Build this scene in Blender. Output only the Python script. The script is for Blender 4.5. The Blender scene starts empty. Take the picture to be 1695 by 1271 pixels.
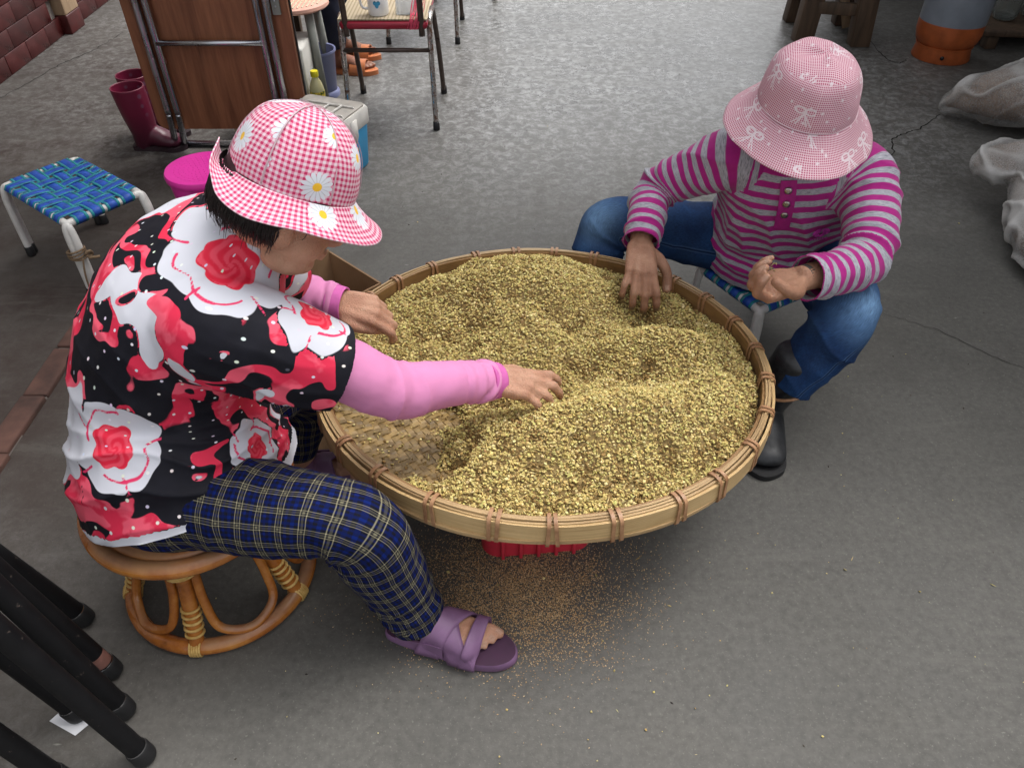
import bpy, bmesh, math, random
import numpy as np
from mathutils import Vector, Matrix, Euler
from mathutils.bvhtree import BVHTree
R = math.radians
rnd = random.Random(7)
rng = np.random.default_rng(11)
sc = bpy.context.scene

# ------------------------------------------------------------------ camera
cd = bpy.data.cameras.new('camera'); cam = bpy.data.objects.new('camera', cd); sc.collection.objects.link(cam)
cam.location = (0, 0, 1.45); cam.rotation_euler = (R(90 - 42), 0, 0)
cd.sensor_width = 36; cd.lens = 27.04; cd.clip_start = 0.02; cd.clip_end = 500
sc.camera = cam
# ------------------------------------------------------------------ sky, sun, exposure
SUN_EL, SUN_AZ = 60, 55            # azimuth measured clockwise from +Y
w = bpy.data.worlds.new('World'); sc.world = w; w.use_nodes = True
wn = w.node_tree; bg = wn.nodes['Background']
sky = wn.nodes.new('ShaderNodeTexSky'); sky.sky_type = 'NISHITA'; sky.sun_disc = False
sky.sun_elevation = R(SUN_EL); sky.sun_rotation = R(SUN_AZ); sky.dust_density = 6; sky.air_density = 1.0; sky.ozone_density = 1.0
hs = wn.nodes.new('ShaderNodeHueSaturation'); hs.inputs['Saturation'].default_value = 0.20
wn.links.new(sky.outputs[0], hs.inputs['Color']); wn.links.new(hs.outputs[0], bg.inputs['Color'])
bg.inputs['Strength'].default_value = 0.15
sl = bpy.data.lights.new('sun', 'SUN'); sun = bpy.data.objects.new('sun', sl); sc.collection.objects.link(sun)
sl.energy = 0.55; sl.angle = R(60); sl.color = (1.0, 0.97, 0.93)
sdir = Vector((math.sin(R(SUN_AZ)) * math.cos(R(SUN_EL)), math.cos(R(SUN_AZ)) * math.cos(R(SUN_EL)), math.sin(R(SUN_EL))))
sun.rotation_euler = (-sdir).to_track_quat('-Z', 'Y').to_euler()
vs = sc.view_settings; vs.view_transform = 'Standard'; vs.look = 'None'; vs.exposure = 1.08; vs.gamma = 1; vs.use_curve_mapping = False
sc.cycles.use_denoising = True
sc.cycles.max_bounces = 8; sc.cycles.diffuse_bounces = 4; sc.cycles.transparent_max_bounces = 12

# ------------------------------------------------------------------ object helpers
ORG = {}
def tag(o, label=None, cat=None, group=None, kind=None):
    if label: o['label'] = label
    if cat: o['category'] = cat
    if group: o['group'] = group
    if kind: o['kind'] = kind
    return o
def empty(name, loc, label=None, cat=None, group=None, rz=0.0):
    o = bpy.data.objects.new(name, None); sc.collection.objects.link(o)
    o.location = loc; o.rotation_euler = (0, 0, rz); o.empty_display_size = 0.05
    ORG[o] = np.array(loc, float)
    return tag(o, label, cat, group)
def mesh_data(name, v, f, smooth=True):
    me = bpy.data.meshes.new(name)
    if isinstance(f, np.ndarray):
        n, k = f.shape
        me.vertices.add(len(v)); me.vertices.foreach_set('co', np.asarray(v, np.float32).ravel())
        me.loops.add(n * k); me.loops.foreach_set('vertex_index', f.astype(np.int32).ravel())
        me.polygons.add(n); me.polygons.foreach_set('loop_start', np.arange(0, n * k, k, dtype=np.int32))
        me.update(calc_edges=True); me.validate()
    else:
        me.from_pydata([tuple(map(float, p)) for p in v], [], [tuple(int(i) for i in q) for q in f]); me.update()
    if smooth: me.polygons.foreach_set('use_smooth', np.ones(len(me.polygons), bool))
    return me
def mkobj(name, v, f, mat, parent=None, world=True, smooth=True, uv=None, attrs=None, angle=None):
    """one mesh object; world=True: v are world coordinates, taken relative to the root's origin"""
    v = np.asarray(v, float)
    if parent is not None and world and parent in ORG: v = v - ORG[parent]
    me = mesh_data(name, v, f, smooth)
    if uv is not None:
        l = me.uv_layers.new(name='UVMap'); l.data.foreach_set('uv', np.asarray(uv, np.float32).ravel())
    for k, a in (attrs or {}).items():
        a = np.asarray(a, np.float32)
        if a.ndim == 1: at = me.attributes.new(k, 'FLOAT', 'POINT'); at.data.foreach_set('value', a)
        else:
            at = me.attributes.new(k, 'FLOAT_COLOR', 'POINT')
            at.data.foreach_set('color', np.concatenate([a[:, :3], np.ones((len(a), 1))], 1).astype(np.float32).ravel())
    o = bpy.data.objects.new(name, me); sc.collection.objects.link(o)
    if mat: me.materials.append(mat)
    if parent is not None:
        o.parent = parent
        if parent in ORG: ORG[o] = ORG[parent]
    if angle is not None: auto_smooth(o, angle)
    return o
def auto_smooth(o, deg=35):
    me = o.data
    bm = bmesh.new(); bm.from_mesh(me)
    a = R(deg)
    for e in bm.edges:
        if len(e.link_faces) == 2 and e.calc_face_angle(0) > a: e.smooth = False
    for f in bm.faces: f.smooth = True
    bm.to_mesh(me); bm.free()
def share(name, me, mat_unused, parent, loc, rot=(0, 0, 0), scale=(1, 1, 1)):
    o = bpy.data.objects.new(name, me); sc.collection.objects.link(o)
    o.parent = parent; o.location = loc; o.rotation_euler = rot; o.scale = scale
    return o
def copy_tree(o, parent=None):
    c = o.copy(); sc.collection.objects.link(c); c.parent = parent
    for ch in list(o.children): copy_tree(ch, c)
    return c

# ------------------------------------------------------------------ mesh generators (return v, f)
def join(*ms):
    V, Fs, n = [], [], 0
    for v, f in ms:
        V.append(np.asarray(v, float)); Fs += [tuple(int(i) + n for i in q) for q in f]; n += len(v)
    return np.concatenate(V), Fs
def box(c, d, rot=None, bev=0.0):
    c = np.array(c, float); hx, hy, hz = np.array(d, float) / 2
    if bev <= 0:
        v = np.array([(x, y, z) for x in (-hx, hx) for y in (-hy, hy) for z in (-hz, hz)])
        f = [(0, 1, 3, 2), (4, 6, 7, 5), (0, 4, 5, 1), (2, 3, 7, 6), (0, 2, 6, 4), (1, 5, 7, 3)]
    else:
        bm = bmesh.new(); bmesh.ops.create_cube(bm, size=1)
        for q in bm.verts: q.co = Vector((q.co.x * 2 * hx, q.co.y * 2 * hy, q.co.z * 2 * hz))
        bmesh.ops.bevel(bm, geom=bm.edges[:] , offset=bev, segments=2, profile=0.5, affect='EDGES')
        bm.verts.index_update(); v = np.array([q.co[:] for q in bm.verts]); f = [tuple(q.index for q in p.verts) for p in bm.faces]; bm.free()
    if rot is not None:
        m = np.array(Euler(rot).to_matrix()); v = v @ m.T
    return v + c, f
def lathe(prof, n=32, c=(0, 0, 0), axis=None, cap=True):
    """prof: list of (r, z)"""
    v, f = [], []
    for r, z in prof:
        for i in range(n):
            a = 2 * math.pi * i / n; v.append((r * math.cos(a), r * math.sin(a), z))
    m = len(prof)
    for j in range(m - 1):
        for i in range(n):
            k = (i + 1) % n
            f.append((j * n + i, j * n + k, (j + 1) * n + k, (j + 1) * n + i))
    if cap:
        if prof[0][0] > 1e-5: f.append(tuple(range(n - 1, -1, -1)))
        if prof[-1][0] > 1e-5: f.append(tuple((m - 1) * n + i for i in range(n)))
    v = np.array(v)
    if axis is not None:
        q = Vector((0, 0, 1)).rotation_difference(Vector(axis)); v = v @ np.array(q.to_matrix()).T
    return v + np.array(c), f
def crom(P, n):
    """Catmull-Rom through control rows P, n samples"""
    P = np.asarray(P, float); m = len(P)
    if m == 2:
        t = np.linspace(0, 1, n)[:, None]; return P[0] * (1 - t) + P[1] * t
    E = np.vstack([2 * P[0] - P[1], P, 2 * P[-1] - P[-2]])
    t = np.linspace(0, m - 1, n); i = np.minimum(t.astype(int), m - 2); u = (t - i)[:, None]
    a, b, c, d = E[i], E[i + 1], E[i + 2], E[i + 3]
    return 0.5 * (2 * b + (c - a) * u + (2 * a - 5 * b + 4 * c - d) * u ** 2 + (3 * b - 3 * c + d - a) * u ** 3)
def frames(C, closed=False):
    T = np.gradient(C, axis=0) if not closed else np.roll(C, -1, 0) - np.roll(C, 1, 0)
    T /= np.linalg.norm(T, axis=1)[:, None] + 1e-12
    N = np.zeros_like(C)
    r = np.array([0, 0, 1.]) if abs(T[0][2]) < 0.9 else np.array([1., 0, 0])
    for i in range(len(C)):
        r = r - T[i] * (r @ T[i]); r /= np.linalg.norm(r); N[i] = r
    return T, N, np.cross(T, N)
def tube(pts, r, n=10, k=None, closed=False, smooth=True, ends=True):
    """round tube through points; r scalar or list per control point"""
    pts = np.asarray(pts, float)
    rr = np.full(len(pts), r, float) if np.isscalar(r) else np.asarray(r, float)
    if closed:
        C = pts; q = rr
    elif smooth and len(pts) > 2:
        k = k or 6 * (len(pts) - 1) + 1
        C = crom(pts, k); q = np.interp(np.linspace(0, len(pts) - 1, k), np.arange(len(pts)), rr)
    else: C = pts; q = rr
    T, N, B = frames(C, closed)
    m = len(C); a = np.linspace(0, 2 * np.pi, n, endpoint=False)
    V = (C[:, None] + q[:, None, None] * (np.cos(a)[None, :, None] * N[:, None] + np.sin(a)[None, :, None] * B[:, None])).reshape(-1, 3)
    F = []
    for j in range(m if closed else m - 1):
        j2 = (j + 1) % m
        for i in range(n):
            i2 = (i + 1) % n
            F.append((j * n + i, j * n + i2, j2 * n + i2, j2 * n + i))
    if not closed and ends:
        F.append(tuple(range(n - 1, -1, -1))); F.append(tuple((m - 1) * n + i for i in range(n)))
    return V, F
def ribbon(C, side, w, th):
    """flat strip with thickness: centre line C (m,3), side vectors, half width w, thickness th"""
    C = np.asarray(C, float); m = len(C)
    S = np.asarray(side, float)
    if S.ndim == 1: S = np.tile(S, (m, 1))
    T = np.gradient(C, axis=0); T /= np.linalg.norm(T, axis=1)[:, None] + 1e-12
    S = S - T * (S * T).sum(1)[:, None]; S /= np.linalg.norm(S, axis=1)[:, None]
    N = np.cross(S, T)
    w = np.full(m, w) if np.isscalar(w) else np.asarray(w)
    V = np.stack([C - S * w[:, None] - N * th / 2, C + S * w[:, None] - N * th / 2, C + S * w[:, None] + N * th / 2, C - S * w[:, None] + N * th / 2], 1).reshape(-1, 3)
    F = []
    for j in range(m - 1):
        for i in range(4):
            k = (i + 1) % 4
            F.append((j * 4 + i, j * 4 + k, (j + 1) * 4 + k, (j + 1) * 4 + i))
    F.append((3, 2, 1, 0)); F.append(tuple((m - 1) * 4 + i for i in range(4)))
    return V, F
def prism(poly, z0, z1):
    n = len(poly); v = [(x, y, z0) for x, y in poly] + [(x, y, z1) for x, y in poly]
    f = [tuple(range(n - 1, -1, -1)), tuple(range(n, 2 * n))] + [(i, (i + 1) % n, n + (i + 1) % n, n + i) for i in range(n)]
    return np.array(v, float), f
def ellipsoid(c, r, axes=None, n=16, m=10):
    v = [(0, 0, 1)]; f = []
    for j in range(1, m):
        p = math.pi * j / m
        for i in range(n):
            a = 2 * math.pi * i / n; v.append((math.sin(p) * math.cos(a), math.sin(p) * math.sin(a), math.cos(p)))
    v.append((0, 0, -1)); L = len(v) - 1
    for i in range(n):
        k = (i + 1) % n
        f.append((0, 1 + i, 1 + k)); f.append((L, 1 + (m - 2) * n + k, 1 + (m - 2) * n + i))
        for j in range(m - 2): f.append((1 + j * n + i, 1 + (j + 1) * n + i, 1 + (j + 1) * n + k, 1 + j * n + k))
    v = np.array(v) * np.array(r, float)
    if axes is not None: v = v @ np.array(axes, float)
    return v + np.array(c, float), f

def _h(i, j, k, s):
    n = (i * 374761393 + j * 668265263 + k * 2147483647 + s * 974634777).astype(np.int64) & 0xffffffff
    n = ((n ^ (n >> 13)) * 1274126177) & 0xffffffff
    n = ((n ^ (n >> 16)) * 2246822519) & 0xffffffff
    return ((n ^ (n >> 15)) & 0xffff) / 65535.0
def noise(P, scale=1.0, seed=0):
    """value noise in -1..1 at points P (n,3)"""
    P = np.asarray(P, float) * scale + 100.0
    I = np.floor(P).astype(np.int64); f = P - I; f = f * f * (3 - 2 * f)
    o = 0
    for a in (0, 1):
        for b in (0, 1):
            for c in (0, 1):
                wt = (f[:, 0] if a else 1 - f[:, 0]) * (f[:, 1] if b else 1 - f[:, 1]) * (f[:, 2] if c else 1 - f[:, 2])
                o = o + wt * _h(I[:, 0] + a, I[:, 1] + b, I[:, 2] + c, seed)
    return o * 2 - 1
def fbm(P, scale, seed=0, oct=3):
    return sum(noise(P, scale * 2 ** i, seed + 17 * i) * 0.5 ** i for i in range(oct))

# ------------------------------------------------------------------ node materials
class NT:
    def __init__(s, name):
        s.m = bpy.data.materials.new(name); s.m.use_nodes = True; s.t = s.m.node_tree
        s.b = s.t.nodes['Principled BSDF']; s.out = s.t.nodes['Material Output']
    def n(s, typ, **kw):
        nd = s.t.nodes.new('ShaderNode' + typ)
        for k, v in kw.items(): setattr(nd, k, v)
        return nd
    def link(s, a, b): s.t.links.new(a, b)
    def put(s, sock, v):
        if hasattr(v, 'is_output') or isinstance(v, bpy.types.NodeSocket): s.link(v, sock)
        elif v is not None:
            if isinstance(v, tuple) and len(v) == 3 and sock.type == 'RGBA': v = v + (1,)
            sock.default_value = v
    def math(s, op, a, b=None, c=None, clamp=False):
        nd = s.n('Math', operation=op, use_clamp=clamp)
        for i, x in enumerate((a, b, c)):
            if x is not None: s.put(nd.inputs[i], x)
        return nd.outputs[0]
    def vmath(s, op, a, b=None, scale=None):
        nd = s.n('VectorMath', operation=op); s.put(nd.inputs[0], a)
        if b is not None: s.put(nd.inputs[1], b)
        if scale is not None: s.put(nd.inputs['Scale'], scale)
        return nd.outputs['Value'] if op in ('LENGTH', 'DISTANCE', 'DOT_PRODUCT') else nd.outputs[0]
    def coord(s, kind='Object'):
        return s.n('TexCoord').outputs[kind]
    def attr(s, name, out='Fac'):
        return s.n('Attribute', attribute_name=name).outputs[out]
    def map(s, v, scale=(1, 1, 1), rot=(0, 0, 0), loc=(0, 0, 0)):
        nd = s.n('Mapping'); s.put(nd.inputs[0], v); nd.inputs['Scale'].default_value = scale; nd.inputs['Rotation'].default_value = rot; nd.inputs['Location'].default_value = loc
        return nd.outputs[0]
    def noise(s, v=None, scale=5, detail=3, rough=0.55, dist=0.0, out='Fac'):
        nd = s.n('TexNoise'); nd.inputs['Scale'].default_value = scale; nd.inputs['Detail'].default_value = detail
        nd.inputs['Roughness'].default_value = rough; nd.inputs['Distortion'].default_value = dist
        if v is not None: s.put(nd.inputs['Vector'], v)
        return nd.outputs[out]
    def vor(s, v=None, scale=5, feature='F1', rand=1.0, dims='3D'):
        nd = s.n('TexVoronoi', feature=feature, voronoi_dimensions=dims); nd.inputs['Scale'].default_value = scale; nd.inputs['Randomness'].default_value = rand
        if v is not None: s.put(nd.inputs['Vector'], v)
        return nd
    def rng(s, v, a, b, c=0.0, d=1.0, smooth=False):
        nd = s.n('MapRange'); nd.interpolation_type = 'SMOOTHSTEP' if smooth else 'LINEAR'
        s.put(nd.inputs[0], v)
        for i, x in enumerate((a, b, c, d)): nd.inputs[i + 1].default_value = x
        return nd.outputs[0]
    def mix(s, f, a, b, mode='MIX'):
        nd = s.n('Mix', data_type='RGBA', blend_type=mode); s.put(nd.inputs[0], f); s.put(nd.inputs[6], a); s.put(nd.inputs[7], b)
        return nd.outputs[2]
    def ramp(s, f, stops):
        nd = s.n('ValToRGB'); e = nd.color_ramp.elements
        while len(e) < len(stops): e.new(0.5)
        for q, (p, c) in zip(e, stops): q.position = p; q.color = tuple(c) + (1,)
        s.put(nd.inputs[0], f); return nd.outputs[0]
    def sep(s, v):
        nd = s.n('SeparateXYZ'); s.put(nd.inputs[0], v); return nd.outputs
    def comb(s, x, y, z=0.0):
        nd = s.n('CombineXYZ')
        for i, q in enumerate((x, y, z)): s.put(nd.inputs[i], q)
        return nd.outputs[0]
    def bump(s, h, strength=0.3, dist=0.01, normal=None):
        nd = s.n('Bump'); nd.inputs['Strength'].default_value = strength; nd.inputs['Distance'].default_value = dist
        s.put(nd.inputs['Height'], h)
        if normal is not None: s.put(nd.inputs['Normal'], normal)
        return nd.outputs[0]
    def fin(s, col, rough=0.6, metal=0.0, normal=None, spec=None, **kw):
        s.put(s.b.inputs['Base Color'], col); s.put(s.b.inputs['Roughness'], rough); s.put(s.b.inputs['Metallic'], metal)
        if normal is not None: s.put(s.b.inputs['Normal'], normal)
        if spec is not None: s.b.inputs['Specular IOR Level'].default_value = spec
        for k, v in kw.items(): s.put(s.b.inputs[k.replace('_', ' ')], v)
        return s.m
def srgb(r, g, b):
    return tuple((x / 255 / 12.92 if x <= 10 else ((x / 255 + 0.055) / 1.055) ** 2.4) for x in (r, g, b))
def plain(name, col, rough=0.5, metal=0.0, var=0.12, scale=30, bump=0.0, spec=None, **kw):
    t = NT(name); c = t.coord()
    n = t.noise(c, scale, 4)
    k = t.rng(n, 0.3, 0.7, 1 - var, 1 + var)
    col2 = t.mix(1.0, col, k, 'MULTIPLY')
    rr = t.rng(n, 0.3, 0.7, max(0.02, rough - 0.08), min(1, rough + 0.08))
    return t.fin(col2, rr, metal, t.bump(n, bump, 0.002) if bump else None, spec, **kw)
M = {}
# ------------------------------------------------------------------ materials
def m_floor():
    t = NT('concrete_floor'); c = t.coord()
    big = t.noise(c, 0.9, 4, 0.6); mid = t.noise(c, 5, 6, 0.65); fine = t.noise(c, 60, 5, 0.7); sp = t.noise(c, 330, 2, 0.6)
    xyz = t.sep(c)
    col = t.ramp(big, [(0.3, (0.066, 0.063, 0.055)), (0.5, (0.088, 0.084, 0.075)), (0.72, (0.112, 0.107, 0.096))])
    col = t.mix(t.rng(mid, 0.35, 0.7), col, t.mix(1.0, col, (1.30, 1.30, 1.30), 'MULTIPLY'))
    col = t.mix(t.rng(fine, 0.35, 0.65, 0.0, 1.0), t.mix(1.0, col, (0.66, 0.66, 0.66), 'MULTIPLY'), col)
    col = t.mix(t.rng(t.noise(c, 150, 4, 0.7), 0.58, 0.70, 0.0, 0.55), col, (0.21, 0.20, 0.18))
    # brown dirt on the left bay, its colour also darkened for the shade there
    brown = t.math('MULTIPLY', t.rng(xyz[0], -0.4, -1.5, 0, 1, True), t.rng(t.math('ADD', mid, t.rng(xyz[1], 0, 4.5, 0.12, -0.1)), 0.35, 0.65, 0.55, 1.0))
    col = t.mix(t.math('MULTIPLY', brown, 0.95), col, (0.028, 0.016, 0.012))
    # pale worn flakes of cement skin; the extra far ones paint in glare
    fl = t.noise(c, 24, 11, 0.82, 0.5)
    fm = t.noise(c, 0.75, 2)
    glare_zone = t.math('MULTIPLY', t.rng(xyz[1], 2.0, 3.8, 0.0, 1, True), t.rng(t.math('ABSOLUTE', t.math('SUBTRACT', xyz[0], 0.55)), 0.5, 1.9, 1, 0.25, True))
    flm = t.math('MULTIPLY', t.rng(fl, 0.46, 0.62), t.math('ADD', t.math('MULTIPLY', glare_zone, 0.66), t.rng(fm, 0.55, 0.75, 0, 0.22)), clamp=True)
    patch = t.rng(t.noise(c, 0.55, 3, 0.5, 1.2), 0.46, 0.54); col = t.mix(t.math('MULTIPLY', patch, 0.22), col, (0.10, 0.094, 0.083))
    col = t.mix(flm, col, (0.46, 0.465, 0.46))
    # little scratches
    scv = t.vor(t.map(c, (1.0, 4.2, 1), (0, 0, R(16))), 5.5, 'F1'); smask = t.math('MULTIPLY', t.rng(scv.outputs['Distance'], 0.0, 0.055, 1, 0), t.rng(t.noise(c, 45, 3), 0.46, 0.58))
    col = t.mix(t.math('MULTIPLY', smask, 0.75), col, (0.36, 0.35, 0.32))
    # damp dark stains and specks
    st = t.rng(t.noise(c, 1.7, 6, 0.65, 0.8), 0.55, 0.72); col = t.mix(t.math('MULTIPLY', st, 0.6), col, (0.050, 0.045, 0.039))
    sw = t.rng(t.noise(t.map(c, (1.2, 7, 1), (0, 0, R(-28))), 1.6, 6, 0.7, 0.6), 0.56, 0.70); col = t.mix(t.math('MULTIPLY', sw, 0.28), col, (0.14, 0.132, 0.117))
    pits = t.rng(t.vor(c, 75).outputs['Distance'], 0.05, 0.10, 1, 0); pm = t.math('MULTIPLY', pits, t.rng(t.noise(c, 9, 2), 0.55, 0.62))
    col = t.mix(t.math('MULTIPLY', pm, 0.75), col, (0.035, 0.030, 0.027))
    rough = t.math('ADD', t.math('SUBTRACT', t.rng(mid, 0.3, 0.7, 0.62, 0.78), t.math('MULTIPLY', glare_zone, 0.42)), t.math('ADD', t.math('MULTIPLY', brown, 0.25), t.math('MULTIPLY', flm, 0.06)))
    h = t.math('ADD', t.math('MULTIPLY', fine, 0.5), t.math('ADD', t.math('MULTIPLY', sp, 0.35), t.math('MULTIPLY', flm, 0.35)))
    return t.fin(col, rough, 0, t.bump(h, 0.30, 0.003), 0.6)
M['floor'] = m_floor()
def m_wood(name, a, b, scale=1.0, axis=2, rough=0.5, grain=18, coat=0.0):
    t = NT(name); c = t.coord()
    s = [9.0 * scale] * 3; s[axis] = 0.7 * scale
    v = t.map(c, tuple(s)); n = t.noise(v, 2.2, 6, 0.6, 0.9); n2 = t.noise(t.map(c, tuple(x * 5 for x in s)), 3, 4, 0.6)
    f = t.math('ADD', t.math('MULTIPLY', n, 0.7), t.math('MULTIPLY', n2, 0.3))
    col = t.ramp(f, [(0.32, a), (0.5, tuple((p + q) / 2 for p, q in zip(a, b))), (0.68, b)])
    return t.fin(col, t.rng(n2, 0.3, 0.7, rough - 0.07, rough + 0.1), 0, t.bump(n2, 0.15, 0.002), 0.4, Coat_Weight=coat)
M['wood_table'] = m_wood('table_wood_laminate', (0.11, 0.038, 0.019), (0.30, 0.12, 0.058), 0.8, 2, 0.4)
M['wood_dark'] = m_wood('dark_timber', (0.035, 0.022, 0.014), (0.12, 0.075, 0.045), 1.2, 2, 0.6)
M['wood_pale'] = m_wood('pale_timber', (0.30, 0.20, 0.12), (0.46, 0.33, 0.21), 1.2, 2, 0.65)
M['chrome'] = plain('worn_chrome', (0.50, 0.51, 0.54), 0.26, 1.0, 0.06, 7)
M['chrome_rust'] = (lambda t: t.fin(t.mix(t.rng(t.noise(t.coord(), 38, 5, 0.65), 0.42, 0.6), (0.55, 0.54, 0.52), (0.13, 0.062, 0.035)), t.rng(t.noise(t.coord(), 38, 5, 0.65), 0.42, 0.6, 0.2, 0.7), t.rng(t.noise(t.coord(), 38, 5, 0.65), 0.42, 0.6, 1.0, 0.25)))(NT('rusty_chrome'))
M['bronze'] = plain('brown_enamel_tube', (0.075, 0.052, 0.042), 0.35, 0.4, 0.25, 40)
M['rubber'] = plain('black_rubber', (0.008, 0.008, 0.009), 0.6, 0, 0.3, 25, 0.1)
def m_tile():
    t = NT('red_glazed_tile'); c = t.coord('Object'); oi = t.n('ObjectInfo').outputs['Random']
    n = t.noise(c, 9, 5, 0.7); k = t.rng(oi, 0, 1, 0.65, 1.25)
    col = t.mix(1.0, t.ramp(n, [(0.3, (0.030, 0.004, 0.004)), (0.6, (0.066, 0.008, 0.008)), (0.8, (0.11, 0.04, 0.036))]), k, 'MULTIPLY')
    return t.fin(col, t.rng(n, 0.3, 0.7, 0.22, 0.5), 0, t.bump(t.noise(c, 30, 3), 0.1, 0.002))
M['tile'] = m_tile()
M['grout'] = plain('grey_grout', (0.19, 0.165, 0.15), 0.85, 0, 0.3, 20, 0.3)
M['plaster'] = plain('grey_plaster', (0.33, 0.31, 0.29), 0.9, 0, 0.15, 4, 0.2)
def m_bamboo(name, a, b, ax='uv', rough=0.42):
    t = NT(name); uv = t.n('UVMap').outputs[0]
    n = t.noise(t.map(uv, (2.5, 160, 1)), 2, 5, 0.6); n2 = t.noise(t.map(uv, (5, 9, 1)), 1.5, 4)
    f = t.math('ADD', t.math('MULTIPLY', n, 0.55), t.math('MULTIPLY', n2, 0.45))
    col = t.ramp(f, [(0.33, a), (0.66, b)])
    node = t.rng(t.noise(t.map(uv, (8, 20, 1)), 6, 3), 0.68, 0.76); col = t.mix(t.math('MULTIPLY', node, 0.5), col, tuple(x * 0.35 for x in a))
    return t.fin(col, rough, 0, t.bump(n, 0.25, 0.002), 0.45)
M['bamboo_out'] = m_bamboo('bamboo_skin', (0.38, 0.24, 0.095), (0.66, 0.47, 0.235))
M['bamboo_in'] = m_bamboo('bamboo_aged_inner', (0.16, 0.082, 0.03), (0.37, 0.215, 0.088))
M['bamboo_strip'] = m_bamboo('bamboo_edge_strip', (0.20, 0.115, 0.05), (0.60, 0.42, 0.21))
def m_weave():
    t = NT('woven_bamboo_strip'); c = t.coord(); oi = t.n('ObjectInfo').outputs['Random']
    n = t.noise(c, 40, 4, 0.6); k = t.rng(oi, 0, 1, 0.55, 1.15)
    col = t.mix(1.0, t.ramp(n, [(0.3, (0.17, 0.10, 0.03)), (0.7, (0.40, 0.27, 0.10))]), k, 'MULTIPLY')
    return t.fin(col, 0.5, 0, t.bump(t.noise(c, 220, 2), 0.2, 0.001))
M['weave'] = m_weave()
def m_cane(name, a, b, rough=0.45):
    t = NT(name); c = t.coord(); n = t.noise(c, 45, 4, 0.6)
    return t.fin(t.ramp(n, [(0.3, a), (0.7, b)]), rough, 0, t.bump(t.noise(c, 260, 2), 0.2, 0.001))
M['tie'] = m_cane('rattan_tie', (0.24, 0.115, 0.05), (0.45, 0.25, 0.13))
def m_rattan():
    t = NT('varnished_rattan_pole'); c = t.coord(); n = t.noise(c, 14, 5, 0.65); g = t.noise(c, 90, 3)
    col = t.ramp(n, [(0.28, (0.17, 0.045, 0.008)), (0.5, (0.36, 0.118, 0.02)), (0.72, (0.52, 0.215, 0.045))])
    dust = t.math('MULTIPLY', t.rng(t.sep(t.n('NewGeometry').outputs['Normal'])[2], 0.35, 0.95), t.rng(t.noise(c, 7, 3), 0.45, 0.6))
    col = t.mix(t.math('MULTIPLY', dust, 0.55), col, (0.19, 0.135, 0.095))
    return t.fin(col, t.math('ADD', 0.22, t.math('MULTIPLY', dust, 0.5)), 0, t.bump(g, 0.06, 0.001), 0.5, Coat_Weight=0.4, Coat_Roughness=0.2)
M['rattan'] = m_rattan()
M['cane_wrap'] = m_cane('cane_wrapping', (0.44, 0.25, 0.055), (0.72, 0.50, 0.18))
def m_buds():
    t = NT('dried_flower_buds'); col = t.attr('col', 'Color')
    return t.fin(col, 0.75, 0, t.bump(t.noise(t.coord(), 900, 2), 0.3, 0.001), 0.25)
M['buds'] = m_buds()
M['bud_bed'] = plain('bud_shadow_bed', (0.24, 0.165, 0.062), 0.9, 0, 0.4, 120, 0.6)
def m_skin(name, a, b, c3):
    t = NT(name); c = t.coord(); n = t.noise(c, 22, 4, 0.6); blot = t.noise(c, 8, 3)
    wr = t.vor(t.map(c, (1, 1, 1)), 190, 'DISTANCE_TO_EDGE').outputs['Distance']; fi = t.noise(t.map(c, (1, 2.5, 1)), 130, 3, 0.6, 1.0)
    col = t.ramp(n, [(0.3, a), (0.55, b), (0.75, c3)])
    col = t.mix(t.rng(blot, 0.5, 0.75, 0, 0.45), col, tuple(x * q for x, q in zip(b, (0.85, 0.62, 0.55))))
    col = t.mix(t.math('MULTIPLY', t.attr('nail'), 0.8), col, (0.46, 0.28, 0.20))
    col = t.mix(t.attr('crease'), col, tuple(x * 0.45 for x in a))
    col = t.mix(t.attr('dirt'), col, (0.06, 0.042, 0.022))
    h = t.math('ADD', t.rng(wr, 0, 0.12, 0, 0.9), t.math('MULTIPLY', fi, 1.2))
    return t.fin(col, t.mix(t.attr('nail'), (0.5, 0.5, 0.5), (0.28, 0.28, 0.28)), 0, t.bump(h, 0.55, 0.0018), 0.4, Subsurface_Weight=0.08, Subsurface_Scale=0.01)
M['skin1'] = m_skin('skin_tan', (0.42, 0.21, 0.13), (0.54, 0.30, 0.195), (0.62, 0.37, 0.255))
M['skin2'] = m_skin('skin_weathered', (0.26, 0.125, 0.075), (0.38, 0.20, 0.125), (0.48, 0.285, 0.19))
M['skin3'] = m_skin('skin_brown', (0.22, 0.085, 0.045), (0.30, 0.125, 0.07), (0.36, 0.17, 0.10))
def weave_bump(t, scale=900, strength=0.15, extra=None):
    uv = t.n('UVMap').outputs[0]; s = t.sep(uv)
    a = t.math('SINE', t.math('MULTIPLY', s[0], scale)); b = t.math('SINE', t.math('MULTIPLY', s[1], scale))
    h = t.math('MULTIPLY', a, b)
    if extra is not None: h = t.math('ADD', h, extra)
    return t.bump(h, strength, 0.0008)
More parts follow.
